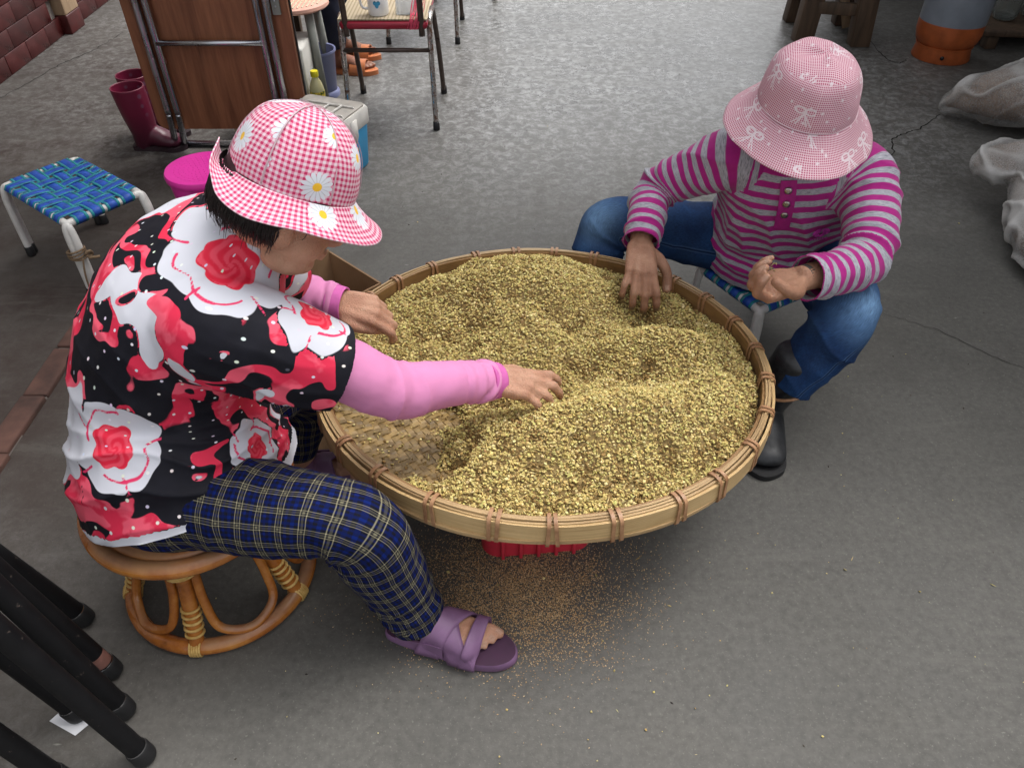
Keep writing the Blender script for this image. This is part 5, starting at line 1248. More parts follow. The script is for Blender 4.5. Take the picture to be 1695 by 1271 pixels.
def wing(sx, sy, rx, ry, rot):
    P = []
    for t in np.linspace(0, 2 * np.pi, 14, endpoint=False):
        x, y = rx * math.cos(t), ry * math.sin(t); P.append(pb + nb * .0026 + er * (sx + x * math.cos(rot) - y * math.sin(rot)) + eu * (sy + x * math.sin(rot) + y * math.cos(rot)))
    return np.array(P), [tuple(range(14))]
bfl = mkobj('butterfly_emblem', *join(wing(-.012, .007, .013, .0085, .7), wing(.012, .007, .013, .0085, -.7), wing(-.007, -.006, .008, .0055, -.5), wing(.007, -.006, .008, .0055, .5)), plain('violet_pink_embroidery', (0.66, 0.06, 0.50), .6, 0, .5, 120), w2, smooth=False)
for k in range(7):
    c_ = pb + nb * .0026 - eu * .019 + er * (-.021 + k * .007); 
    mkobj('embroidered_letter', *tube([c_ + eu * .002 * math.sin(k), c_ + er * .002 + eu * .004, c_ + er * .003 - eu * .003, c_ + er * .005 + eu * .002], .0008, 5), plain('pink_stitch', (0.50, 0.03, 0.36), .6) if k == 0 else bpy.data.materials['pink_stitch'], bfl)
# jeans
KR, KL = np.array((.262, 1.945, .315)), np.array((.790, 1.455, .362))
j_r = Limb([(.72, 1.90, .27), (.66, 1.905, .285), (.46, 1.925, .305), (.30, 1.943, .318), (.252, 1.930, .275), (.26, 1.86, .17), (.28, 1.80, .09)], [.110, .105, .086, .075, .075, .070, .064], ref=(0, 0, 1), n=64, rref=.085)
j_l = Limb([(.80, 1.86, .27), (.845, 1.80, .285), (.825, 1.64, .325), (.798, 1.50, .362), (.778, 1.445, .335), (.748, 1.436, .275), (.708, 1.430, .205), (.690, 1.430, .165)], [.110, .110, .090, .077, .078, .074, .066, .061], ref=(0, 0, 1), n=72, rref=.085)
jp = Limb([(.765, 1.885, .36), (.77, 1.885, .30), (.77, 1.89, .245)], [.150, .160, .150], [.135, .145, .140], ref=ax2, n=20, rref=.15)
def j_wr(V, S, TH, own):
    h = 0.004 * fbm(V, 9, 3)
    for i, L, K in ((0, j_r, KR), (1, j_l, KL)):
        se = L.S[np.linalg.norm(L.C - K, axis=1).argmin()]
        back = np.clip(1 - (V - K)[:, 2] / .05, 0, 1)
        h += (own == i) * (0.014 * np.exp(-((S[i] - se - .03) / .07) ** 2) * back * (nsin((S[i] * 46 + .8 * TH[i] + 1.6 * noise(V, 9, 5))) ** .55 - .6) + 0.011 * np.exp(-((S[i] - se + .15) / .09) ** 2) * (nsin((S[i] * 36 + 1.0 * TH[i] + 1.6 * noise(V, 7, 8))) ** .55 - .6) + 0.008 * np.exp(-((S[i] - L.S[-1]) / .08) ** 2) * (nsin((S[i] * 52 + TH[i])) ** .6 - .6))
    return h
def j_fade(V, S, TH, own):
    f = np.zeros(len(V))
    for K, o_ in ((KR + (-.03, -.04, .05), .09), (KL + (.03, -.04, .05), .10)):
        f = np.maximum(f, np.clip(1.15 - np.linalg.norm((V - K) * (1, 1, .9), axis=1) / o_, 0, 1) ** 1.2)
    return {'fade': 0.85 * f + 0.10 * np.clip(noise(V, 14, 8), 0, 1)}
garment('jeans', [j_r, j_l, jp], M['denim'], w2, thick=0, voxel=0.0048, smooth=9, cuts=[(0, j_r.S[-1] - .004, 1), (1, j_l.S[-1] - .004, 1)], wrinkle=j_wr, fields=j_fade)
v, f = tube([(.690 + .062 * math.cos(t), 1.432 + .062 * math.sin(t), .166 + .024 * math.cos(t)) for t in np.linspace(0, 2 * math.pi, 26, endpoint=False)], .0042, 8, closed=True)
mkobj('ankle_cord', v, f, M['tie'], w2)
# rubber boots
def wellington(top, heel, toe, mats, parent, rad=.060, name='boot', foot_w=1.0):
    top, heel, toe = (np.array(q, float) for q in (top, heel, toe)); x = nz((toe - heel) * (1, 1, 0)); y = np.array([-x[1], x[0], 0]); L = np.linalg.norm((toe - heel)[:2])
    G = lambda p: heel + p[0] * x + p[1] * y + np.array([0, 0, p[2]])
    a = G((.050, 0, .085)); sh = Limb([top + (0, 0, .004), top * .5 + a * .5, a, G((.045, 0, .045)), G((.040, 0, .012))], [rad, rad * .95, rad * .82, .047, .042], ref=y, n=30)
    ft = Limb([G((.030, 0, .045)), G((.09, 0, .052)), G((L * .62, 0, .040)), G((L * .80, 0, .033)), G((L - .045, 0, .028))], [x_ * foot_w for x_ in (.042, .042, .046, .046, .036)], [.042, .044, .034, .028, .022], ref=y, n=30)
    V, F = fuse([sh, ft], .0045, 8); V[:, 2] = np.maximum(V[:, 2], .006)
    if parent is None: return V, F, G, L
    b = mkobj('shaft', V, F, mats[0], parent); b.name = name
    out = crom(np.array([(-.012, 0), (.0, .036), (.06, .040), (.12, .040), (L * .72, .050), (L * .9, .042), (L + .004, .0), (L * .9, -.042), (L * .72, -.050), (.12, -.040), (.06, -.040), (.0, -.036), (-.012, 0)]), 49)[:-1]
    n = len(out); V = [G((p[0], p[1] * foot_w, z)) for z in (0.0, .016) for p in out]
    mkobj('sole', V, [tuple(range(n - 1, -1, -1)), tuple(range(n, 2 * n))] + [(i, (i + 1) % n, n + (i + 1) % n, n + i) for i in range(n)], mats[1], b, angle=40)
    return b
wellington((.696, 1.432, .24), (.672, 1.500, 0), (.622, 1.255, 0), (M['boot_black'], M['rubber']), w2, .058, foot_w=1.1)
wellington((.285, 1.80, .17), (.30, 1.84, 0), (.25, 1.61, 0), (M['boot_black'], M['rubber']), w2, .056)
# head, hands and inner body
HC2 = np.array((.640, 1.655, .752)); H2F = nz((-.22, -.80, -.56)); H2U = np.array((-.10, -.42, .90))
hs2, HG2, HA2 = head(HC2, H2F, H2U, 0.96)
nk2 = Limb([(.67, 1.715, .64), (.662, 1.69, .68), HG2((-.03, 0, -.02))], [.060, .054, .054], ref=ax2, n=20)
g1, m1, q1 = hand(WRr, (-.06, -.88, -.30), (-.05, -.28, .95), 1, [(32, 30, 18), (38, 30, 18), (30, 34, 20), (22, 40, 22)], [(.030, .042, -.014), (.058, .062, -.030), (.088, .064, -.056)], 1.08, 1.7)
g2, m2, q2 = hand(WL, (-.95, -.20, -.14), (.05, .22, -.97), -1, [(48, 52, 26), (54, 54, 26), (60, 56, 28), (64, 58, 30)], [(.032, .042, -.014), (.058, .050, -.036), (.084, .036, -.060)], 1.05)
inn2 = [Limb([(.765, 1.88, .29), (.755, 1.84, .40), (.73, 1.78, .52), (.705, 1.735, .60), (.69, 1.715, .645)], [.12, .12, .12, .12, .06], [.09, .09, .09, .07, .05], ref=ax2),
        Limb([(.62, 1.745, .60), SR, ER, WRr], [.05, .046, .038, .027], ref=(0, 0, 1)), Limb([(.80, 1.715, .59), SL, EL_, WL], [.05, .046, .038, .028], ref=(0, 0, 1)),
        Limb([(.73, 1.90, .28), (.50, 1.92, .305), (.27, 1.94, .31), (.27, 1.86, .18), (.29, 1.81, .10)], [.08, .07, .055, .045, .036], ref=(0, 0, 1)), Limb([(.80, 1.86, .28), (.83, 1.64, .32), (.80, 1.46, .35), (.74, 1.435, .26), (.680, 1.440, .10)], [.08, .07, .055, .044, .026], ref=(0, 0, 1)),
        Limb([(.672, 1.435, .11), (.662, 1.445, .05), (.645, 1.38, .038), (.635, 1.33, .034)], [.026, .026, .022, .018], ref=(0, 0, 1)), Limb([(.29, 1.81, .11), (.29, 1.79, .05), (.275, 1.74, .036), (.27, 1.70, .032)], [.032, .030, .022, .018], ref=(0, 0, 1))]
body('body', hs2 + [nk2] + g1 + g2 + inn2, M['skin2'], w2, m1 + m2, q1 + q2, [(p[0], .009) for p in m1[:4]])
for s_ in (-1, 1): mkobj('eye', *ellipsoid(HG2((.070, .031 * s_, .004)), (.012, .012, .012)), M['mug'], w2)
hv, hf = ellipsoid(HG2((-.018, 0, .018)), np.array((.092, .079, .086)), HA2, 28, 18); ct = (hv - HC2) @ HA2.T
mkobj('hair', hv, [q for q in hf if all(not (ct[i][0] > 0.035 and ct[i][2] < 0.03) and ct[i][2] > -0.07 for i in q)], M['hair_grey'], w2)
# watch strap on the left wrist
wd = nz(WL - EL_); wr_ = Limb([WL - wd * .016, WL - wd * .011, WL - wd * .004], [.0285, .0282, .028], ref=(0, 0, 1), n=8); v, f = wr_.mesh(28, 0)
o = mkobj('watch_strap', v, [q for q in f if len(q) == 4], M['watch'], w2); o.modifiers.new('thickness', 'SOLIDIFY').thickness = .003
# bucket hat
def h2_wave(part, RR, ZZ, TT, t):
    if part == 'crown':
        top = np.clip(1 - t / 0.34, 0, 1); side = np.clip((t - .34) / .66, 0, 1)
        ZZ = ZZ + top * (0.006 * np.sin(2 * TT + 1.2) + 0.004 * np.sin(5 * TT)) * np.clip(t * 6, 0, 1) + 0.005 * np.sin(2 * TT + 0.6) * np.clip(t * 3, 0, 1) * (1 - side)
        RR = RR * (1 + 0.022 * np.sin(3 * TT + .4) * np.sin(np.pi * np.clip(t, 0, 1)) + 0.012 * np.sin(7 * TT + 2) * np.sin(np.pi * t)); return RR, ZZ
    ZZ = ZZ + t * (0.010 * np.sin(2 * TT + 2.2) + 0.006 * np.sin(3 * TT + .5)); RR = RR + t * 0.006 * np.sin(4 * TT + 1)
    fr = np.exp(-(np.angle(np.exp(1j * TT)) / 0.8) ** 2); ZZ = ZZ - fr * t * 0.010; RR = RR + fr * t * 0.010
    return RR, ZZ
H2C = HG2((-.008, 0, .048))
(c2, b2), HB2 = make_hat('hat', w2, H2C, (-.20, -.95, -.20), (.03, -.24, .97), [(.0005, .112), (.036, .110), (.066, .101), (.087, .083), (.099, .054), (.106, .022), (.108, .0)], [(.108, .0), (.123, -.019), (.143, -.038), (.165, -.055)], M['hat2'], 0, h2_wave, flat=0.085)
c2.name = 'hat_crown'; b2.name = 'hat_brim'; b2.parent = c2
for r_, z_, nm in ((.1078, .0015, 'band_seam'),):
    P = []
    for t in np.linspace(0, 2 * np.pi, 72, endpoint=False):
        TT = np.array([[t]]); tt = {'crown_seam': .40, 'band_seam': 1.0, 'brim_seam': .52}[nm]
        a_, b_ = h2_wave('brim' if nm == 'brim_seam' else 'crown', np.array([[r_]]), np.array([[z_]]), TT, np.array([[tt]])); P.append((a_[0, 0] * math.cos(t) * 1.08, a_[0, 0] * math.sin(t) * .98, b_[0, 0]))
    v, f = tube(np.asarray(H2C) + np.array(P) @ HB2, .0013 if nm != 'brim_seam' else .0006, 6, closed=True); mkobj('seam', v, f, M['hat2'], c2)
# ================================================================== third person at the back: seated, only the legs show
w3 = empty('person', (-.95, 4.13, 0), 'person in navy trousers and orange slippers sitting behind the red chair', 'person')
for k, (yy, off) in enumerate(((3.985, 0.0), (4.20, -.012))):
    ft, nl = foot((-.925 + off, yy + .02, .02), (-.70 + off, yy - .01, .02), 1)
    if k == 0: sh3, nl3 = ft, nl
    else: sh3 += ft; nl3 += nl
    h_ = np.array((-.94 + off, yy + .02, 0)); t_ = np.array((-.685 + off, yy - .01, 0)); x = nz(t_ - h_); y = np.array([-x[1], x[0], 0])
    out = crom(np.array([(-.012, 0), (0, .03), (.07, .036), (.16, .047), (.225, .040), (.262, .0), (.225, -.040), (.16, -.046), (.07, -.036), (0, -.03), (-.012, 0)]), 41)[:-1]; n = len(out)
    V = [h_ + p[0] * x + p[1] * y + np.array((0, 0, z)) for z in (.0, .022) for p in out]
    so = mkobj('slipper', V, [tuple(range(n - 1, -1, -1)), tuple(range(n, 2 * n))] + [(i, (i + 1) % n, n + (i + 1) % n, n + i) for i in range(n)], M['slipper'], w3, angle=40)
    C = [h_ + x * .165 + y * (.048 * math.cos(a)) + np.array((0, 0, .016 + .050 * math.sin(a))) for a in np.linspace(0, math.pi, 15)]
    v, f = ribbon(np.array(C), x, .040, .005); mkobj('strap', v, f, M['slipper'], so, angle=50)
tl = [Limb([(-1.08, 4.03, .50), (-.92, 4.005, .50), (-.895, 4.0, .42), (-.895, 4.0, .25), (-.897, 4.0, .125)], [.085, .075, .072, .066, .062], ref=(0, 1, 0), rref=.07), Limb([(-1.08, 4.22, .50), (-.92, 4.215, .50), (-.90, 4.215, .42), (-.905, 4.215, .25), (-.908, 4.215, .125)], [.085, .075, .072, .066, .062], ref=(0, 1, 0), rref=.07), Limb([(-1.25, 4.12, .48), (-1.12, 4.12, .50)], [.15, .14], ref=(0, 1, 0), n=12)]
garment('trousers', tl, M['navy'], w3, voxel=.008, smooth=6, cuts=[(0, tl[0].S[-1], 1), (1, tl[1].S[-1], 1)], wrinkle=lambda V, S, TH, own: .005 * fbm(V, 12, 5))
tl3 = Limb([(-1.27, 4.12, .48), (-1.28, 4.12, .70), (-1.24, 4.12, .92), (-1.20, 4.12, 1.02)], [.16, .17, .18, .07], [.13, .13, .12, .06], ref=(0, 1, 0))
garment('jacket', [tl3, Limb([(-1.24, 3.95, .93), (-1.16, 3.90, .72), (-.98, 3.96, .58)], [.07, .06, .05], ref=(1, 0, 0)), Limb([(-1.24, 4.29, .93), (-1.16, 4.34, .72), (-.98, 4.26, .58)], [.07, .06, .05], ref=(1, 0, 0))], M['navy'], w3, voxel=.009, smooth=6)
hs3, HG3, _ = head((-1.16, 4.12, 1.17), (1, -.1, -.35), (.3, 0, 1))
ha3, hn3, _k = hand((-.96, 3.965, .575), (.9, .1, -.3), (0, 0, 1), 1, [(15, 25, 15)] * 4, [(.03, .036, -.014), (.055, .05, -.02), (.078, .055, -.028)]); hb3, hm3, _k = hand((-.96, 4.255, .575), (.9, -.1, -.3), (0, 0, 1), -1, [(15, 25, 15)] * 4, [(.03, .036, -.014), (.055, .05, -.02), (.078, .055, -.028)])
body('body', sh3 + hs3 + ha3 + hb3 + [Limb([(-1.20, 4.12, .95), (-1.18, 4.12, 1.08), (-1.17, 4.12, 1.14)], [.055, .05, .05], ref=(0, 1, 0)), Limb([(-1.26, 4.12, .5), (-1.27, 4.12, .7), (-1.22, 4.12, .97)], [.11, .11, .06], [.08, .08, .05], ref=(0, 1, 0)),
      Limb([(-1.23, 3.96, .92), (-1.15, 3.91, .72), (-.96, 3.965, .575)], [.045, .038, .027], ref=(1, 0, 0)), Limb([(-1.23, 4.28, .92), (-1.15, 4.33, .72), (-.96, 4.255, .575)], [.045, .038, .027], ref=(1, 0, 0)),
      Limb([(-1.22, 4.05, .5), (-.93, 4.005, .48), (-.897, 4.0, .30), (-.897, 4.0, .07)], [.07, .052, .042, .034], ref=(0, 1, 0)), Limb([(-1.22, 4.2, .5), (-.93, 4.215, .48), (-.907, 4.215, .30), (-.907, 4.215, .07)], [.07, .052, .042, .034], ref=(0, 1, 0))], M['skin3'], w3, nl3 + hn3 + hm3, voxel=.0058)
mkobj('hair', *ellipsoid(HG3((-.03, 0, .035)), (.09, .08, .085)), M['hair'], w3)

# pinch of buds in the second woman's hand
pc0 = WL + np.array((-.078, -.015, .036)); cl = pc0 + rng.normal(size=(26, 3)) * (.009, .008, .006)
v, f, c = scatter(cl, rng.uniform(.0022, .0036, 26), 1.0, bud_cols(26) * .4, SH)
tag(mkobj('bud_pinch', v, f, M['buds'], attrs={'col': c}, smooth=False), 'pinch of dried buds held in the hand over the blue jeans', 'flower buds', kind='stuff')
# ================================================================== rattan stool
rs = empty('rattan_stool', (-.635, .985, 0), 'round varnished rattan stool under the person in plaid trousers', 'stool')
RC = np.array((-.635, .985, 0)); ring = lambda r, z, n=64, wob=0: [RC + (r * math.cos(t), r * math.sin(t), z + wob * math.sin(3 * t)) for t in np.linspace(0, 2 * math.pi, n, endpoint=False)]
mkobj('base_ring', *tube(ring(.186, .017), .0165, 14, closed=True), M['rattan'], rs)
mkobj('seat_ring', *tube(ring(.186, .282), .0175, 14, closed=True), M['rattan'], rs)
mkobj('seat_pad', *lathe([(0, .300), (.10, .302), (.165, .298), (.178, .288), (.17, .272), (0, .270)], 40, RC), M['rattan'], rs)
for k in range(5):
    a = R(-90 + 72 * k); u = np.array((math.cos(a), math.sin(a), 0)); tg = np.array((-math.sin(a), math.cos(a), 0))
    P = [RC + u * .184 + (0, 0, .02), RC + u * .150 + (0, 0, .11), RC + u * .132 + (0, 0, .19), RC + u * .150 + (0, 0, .275)]
    pc = crom(np.array(P), 20)
    po = mkobj('post', *tube(P, .0155, 12), M['rattan'], rs)
    for q in (1, 2, 3, 4, 5):       # cane binding round the foot of the post, then the knot over the base ring
        c_ = pc[q + 1]; T_ = nz(pc[q + 2] - pc[q]); e1 = nz(np.cross(T_, tg)); v, f = tube([c_ + .0172 * (math.cos(t) * e1 + math.sin(t) * tg) for t in np.linspace(0, 2 * math.pi, 14, endpoint=False)], .0030, 6, closed=True)
        mkobj('cane_binding', v, f, M['cane_wrap'], po)
    for q in range(5):
        c_ = RC + (.186 * math.cos(a + (q - 2) * .026), .186 * math.sin(a + (q - 2) * .026), .017); v, f = tube([c_ + .0178 * (math.cos(t) * u + math.sin(t) * np.array((0, 0, 1))) for t in np.linspace(0, 2 * math.pi, 14, endpoint=False)], .0026, 6, closed=True)
        mkobj('cane_binding', v, f, M['cane_wrap'], po)
    for q in (0, 1, 2):
        c_ = pc[13 + q]; T_ = nz(pc[14] - pc[12]); e1 = nz(np.cross(T_, tg)); v, f = tube([c_ + .010 * math.cos(t) * e1 * 1.75 + .030 * math.sin(t) * tg + (0, 0, .006 * math.sin(t + q)) for t in np.linspace(0, 2 * math.pi, 16, endpoint=False)], .0028, 6, closed=True)
        mkobj('cane_binding', v, f, M['cane_wrap'], po)
    # bent cane hoop filling the bay to the next post
    P = []
    for t, z, rr_ in ((.17, .275, .150), (.155, .20, .134), (.16, .12, .150), (.24, .055, .172), (.5, .036, .184), (.76, .055, .172), (.84, .12, .150), (.845, .20, .134), (.83, .275, .150)):
        b = a + R(72) * t; P.append(RC + (rr_ * math.cos(b), rr_ * math.sin(b), z))
    mkobj('cane_hoop', *tube(P, .0095, 10, 60), M['rattan'], rs)

# ================================================================== webbing stools (white tube, blue and teal webbing)
def web_stool(loc, rz, h, half, label, tie_corner=None, sp=1.0):
    st = empty('webbing_stool', (loc[0], loc[1], 0), label, 'stool', 'folding stools with blue webbing seats', rz)
    K = lambda name, vf, mat, par=None: mkobj(name, vf[0], vf[1], mat, par or st, world=False)
    a, b = half
    r_ = .0115
    # seat rails
    for s_ in (-1, 1):
        K('side_rail', tube([(-a + .02, s_ * b, h), (a - .02, s_ * b, h)], r_, 10, smooth=False), M['white_tube'])
        K('end_rail', tube([(s_ * a, -b + .02, h), (s_ * a, b - .02, h)], r_, 10, smooth=False), M['white_tube'])
    for sx in (-1, 1):
        for sy in (-1, 1):
            l1 = K('leg', tube([(sx * (a - .02), sy * b, h), (sx * (a + .005 * sp), sy * b, h - .004), (sx * (a + .018 * sp), sy * (b + .004 * sp), h - .03), (sx * (a + .022 * sp), sy * (b + .010 * sp), h - .075), (sx * (a + .024 * sp), sy * (b + .012 * sp), .012)], r_, 10, 30), M['white_tube'])
            l2 = K('leg', tube([(sx * a, sy * (b - .02), h), (sx * a, sy * (b + .005 * sp), h - .004), (sx * (a + .0 * sp), sy * (b + .022 * sp), h - .03), (sx * (a + .002 * sp), sy * (b + .032 * sp), h - .075), (sx * (a + .002 * sp), sy * (b + .034 * sp), .012)], r_, 10, 30), M['white_tube'])
            K('foot_cap', lathe([(.014, 0), (.0145, .004), (.0138, .034), (.012, .036)], 14, (sx * (a + .024 * sp), sy * (b + .012 * sp), 0)), M['rubber'], l1)
            K('foot_cap', lathe([(.014, 0), (.0145, .004), (.0138, .034), (.012, .036)], 14, (sx * (a + .002 * sp), sy * (b + .034 * sp), 0)), M['rubber'], l2)
    # woven straps: 5 each way, each with its teal edge
    for d in (0, 1):
        A_, B_ = (a, b) if d == 0 else (b, a)
        n = max(4, round(2 * B_ / .055)); m_ = max(4, round(2 * A_ / .055))
        pit = 2 * (B_ - .018) / n
        for i in range(n):
            q = -B_ + .018 + pit * (i + .5); P = []
            P += [(-A_ - .004, q, h - .013), (-A_ - .0135, q, h + .001), (-A_ - .004, q, h + .0135)]
            for j in range(m_):
                up = (i + j + d) % 2 == 0; xq = -A_ + .018 + 2 * (A_ - .018) / m_ * (j + .5); P.append((xq, q, h + .0115 + (.0022 if up else -.0022) - .010 * math.sin(math.pi * (j + .5) / m_) * math.sin(math.pi * (i + .5) / n)))
            P += [(A_ + .004, q, h + .0135), (A_ + .0135, q, h + .001), (A_ + .004, q, h - .013)]
            P = np.array(P); C = np.concatenate([P[:3], crom(P[2:-2], 41)[1:-1], P[-3:]])
            wd = pit * .41
            sd = np.array((0, 1., 0))
            if d: C = C[:, [1, 0, 2]]; sd = np.array((1., 0, 0))
            v, f = ribbon(C, sd, wd, .0012); stp = K('strap', (v, f), M['blue_web'])
            for e_ in (-1, 1):
                v, f = ribbon(C + sd * e_ * wd * .78 , sd, wd * .20, .0019); K('strap_edge', (v, f), M['teal_web'], stp)
    if tie_corner:
        sx, sy = tie_corner; c_ = np.array((sx * (a + .014), sy * (b + .022), h - .085))
        for q in range(4):
            K('twine_tie', tube([c_ + (.026 * math.cos(t), .026 * math.sin(t), .006 * q - .008 + .006 * math.sin(t + q)) for t in np.linspace(0, 2 * math.pi, 16, endpoint=False)], .0032, 6, closed=True), M['twine'])
        K('twine_knot', tube([c_ + (.01, -.03, .0), c_ + (.024, -.036, .008), c_ + (.03, -.030, -.006), c_ + (.016, -.034, -.012), c_ + (.045, -.04, -.02)], .005, 7), M['twine'])
        K('twine_end', tube([c_ + (0, -.028, -.01), c_ + (-.015, -.034, -.06), c_ + (-.02, -.034, -.12)], .003, 6), M['twine'])
    return st
web_stool((-1.42, 2.262), R(52), .255, (.122, .192), 'blue and teal webbing stool with white tube legs standing at the left edge', (-1, -1), 0.6)
web_stool((.732, 1.862), R(30), .195, (.135, .120), 'low blue webbing stool that the person in jeans sits on', sp=0.3)

# ================================================================== folded table with wood-grain top
ft_ = empty('folded_table', (-1.19, 3.2, 0), 'folded brown wood-grain table with chrome tube legs stood on edge', 'table')
def plate(hx, hz, r, c, th):
    p = rrect(hx, hz, r); n = len(p); V = [(c[0] + x, c[1] - th / 2, c[2] + z) for x, z in p] + [(c[0] + x, c[1] + th / 2, c[2] + z) for x, z in p]
    return np.array(V), [tuple(range(n)), tuple(range(2 * n - 1, n - 1, -1))] + [(i, n + i, n + (i + 1) % n, (i + 1) % n) for i in range(n)]
PX, PY = -1.146, 3.08
mkobj('table_top', *plate(.310, .60, .035, (PX, PY, .705), .024), M['wood_table'], ft_, angle=40)
mkobj('edge_trim', *plate(.315, .605, .036, (PX, PY + .017, .705), .012), M['rubber'], ft_, angle=40)
for k, x in enumerate((-1.390, -1.352, -.945, -.908)):
    sg = 1 if x < -1.2 else -1; o_ = -.028 if k in (0, 3) else 0
    mkobj('leg', *tube([(x, PY - .035, 1.25), (x, PY - .035, .30), (x - .002 * sg, PY - .03, .17), (x - .030 * sg, PY + .015, .05), (x - .05 * sg + o_ * sg * .3, PY + .05, .014)], .0135, 12), M['chrome'], ft_)
mkobj('crossbar', *tube([(-1.352, PY - .04, .455), (-.945, PY - .04, .455)], .011, 12, smooth=False), M['chrome'], ft_)
mkobj('foot_bar', *tube([(-1.40, PY + .05, .014), (-.90, PY + .05, .014)], .0135, 12, smooth=False), M['chrome'], ft_)
mkobj('hinge_plate', *box((-.878, PY - .018, .66), (.03, .012, .22), None, .002), M['grey_paint'], ft_)
for z in (.58, .60, .72): mkobj('screw', *lathe([(.004, 0), (.004, .002), (0, .003)], 10, (-.878, PY - .025, z), (0, -1, 0)), M['chrome'], ft_)
cb = tag(mkobj('cream_tub', *shell([(.06, .06, .02, 0), (.07, .07, .02, .13), (.075, .075, .02, .14)], (-1.14, 3.26, 0)), M['cream'], angle=40), 'cream plastic tub on the floor behind the folded table', 'tub')

# ================================================================== red boots, pink stool
def red_boot(x, y, rz, label):
    b = empty('rubber_boot', (x, y, 0), label, 'boot', 'pair of dark pink boots')
    top, heel, toe = (x + .035, y, .262), (x, y, 0), (x + .215, y - .01, 0)
    V, F, G, L = wellington(top, heel, toe, None, None, .066)
    F = F[~(V[F][:, :, 2].mean(1) > .258)]
    us = np.unique(F); mp = -np.ones(len(V), int); mp[us] = np.arange(len(us))
    o = mkobj('boot_upper', V[us], mp[F], M['redboot'], b); o.modifiers.new('thickness', 'SOLIDIFY').thickness = .004
    out = crom(np.array([(-.012, 0), (.0, .036), (.06, .040), (.12, .040), (L * .72, .050), (L * .9, .042), (L + .004, .0), (L * .9, -.042), (L * .72, -.050), (.12, -.040), (.06, -.040), (.0, -.036), (-.012, 0)]), 49)[:-1]; n = len(out)
    V = [G((p[0], p[1], z)) for z in (0.0, .018) for p in out]
    mkobj('sole', V, [tuple(range(n - 1, -1, -1)), tuple(range(n, 2 * n))] + [(i, (i + 1) % n, n + (i + 1) % n, n + i) for i in range(n)], M['sole_dark'], b, angle=40)
red_boot(-1.600, 3.125, 0, 'dark pink rubber boot, the nearer one beside the folded table')
red_boot(-1.63, 3.26, 0, 'dark pink rubber boot half hidden behind the nearer boot')
pk = empty('plastic_stool', (-1.05, 2.43, 0), 'hot pink round plastic stool with a dimpled top behind the blouse', 'stool')
mkobj('stool_top', *lathe([(0, .248), (.10, .248), (.112, .251), (.124, .249), (.128, .240), (.126, .226), (.118, .220)], 48, (-1.05, 2.43, 0), cap=False), M['pink_plastic'], pk, angle=50)
mkobj('stool_skirt', *lathe([(.118, .221), (.112, .15), (.098, .03), (.104, .0), (.100, .0), (.094, .03), (.108, .15), (.114, .218)], 48, (-1.05, 2.43, 0), cap=False), M['pink_plastic'], pk, angle=50)
dm = mesh_data('dimple', *lathe([(.0030, 0), (.0026, .0007), (.0012, .0010), (0, .0011)], 8)); dm.materials.append(M['pink_plastic'])
for r_ in range(1, 7):
    for k in range(6 * r_):
        a = 2 * math.pi * k / (6 * r_); share('dimple', dm, None, pk, (r_ * .0155 * math.cos(a), r_ * .0155 * math.sin(a), .248))

# ================================================================== cooler, bottle, bin, box
co = empty('cooler_box', (-.740, 2.915, 0), 'blue cooler box with a grimy white lid beside the folded table', 'cooler', None, -.37)
CX, CY = -.740, 2.915
mkobj('tub', *shell([(.150, .125, .02, 0), (.158, .132, .025, .01), (.172, .145, .025, .185)], (CX, CY, 0)), M['blue_plastic'], co, angle=40)
mkobj('rim', *shell([(.176, .149, .026, .175), (.180, .153, .026, .182), (.180, .153, .026, .232), (.172, .146, .026, .243)], (CX, CY, 0)), M['cooler_white'], co, angle=40)
ld = mkobj('lid', *shell([(.166, .140, .026, .240), (.166, .140, .026, .249), (.160, .134, .024, .252)], (CX, CY, 0)), M['cooler_top'], co, angle=40)
hd = mkobj('handle', *tube([(CX + .165, CY + .055, .245), (CX + .15, CY + .055, .256), (CX - .15, CY + .055, .256), (CX - .165, CY + .055, .245)], .0035, 8, smooth=False), M['cooler_white'], ld)
mkobj('handle', *tube([(CX + .165, CY - .045, .245), (CX + .15, CY - .045, .256), (CX - .15, CY - .045, .256), (CX - .165, CY - .045, .245)], .0035, 8, smooth=False), M['cooler_white'], ld)
mkobj('grip', *tube([(CX + .02, CY + .05, .257), (CX + .09, CY + .05, .258), (CX + .09, CY - .042, .258), (CX + .02, CY - .042, .257)], .0055, 8, closed=True), M['cooler_white'], ld)
l_ = mkobj('latch', *prism([(CY - .028, .225), (CY + .022, .225), (CY + .022, .16), (CY + .004, .135), (CY - .010, .135), (CY - .028, .165)], CX + .178, CX + .186), M['cooler_white'], co)
lv = np.empty(len(l_.data.vertices) * 3); l_.data.vertices.foreach_get('co', lv); lv = (lv.reshape(-1, 3) + ORG[co])[:, [2, 0, 1]] - ORG[co]; l_.data.vertices.foreach_set('co', lv.ravel()); l_.data.update()
pk_ = [(CX + .1765 + .0, CY - .02 + .045 * math.cos(t) * (1 + .15 * math.sin(3 * t)), .085 + .042 * math.sin(t) * (1 + .2 * math.cos(2 * t))) for t in np.linspace(0, 2 * math.pi, 22, endpoint=False)]
mkobj('fruit_print', [(x - (.185 - p) * .08 + .001, y, p) for x, y, p in pk_], [tuple(range(22))], M['label'], co, smooth=False)
co.scale = (.78, .85, 1.0)
bo = empty('drink_bottle', (-.845, 3.12, 0), 'clear drink bottle with yellow cap and label by the cooler', 'bottle')
BX = np.array((-.868, 3.42, .0)); bo.location = BX; ORG[bo] = BX.copy()
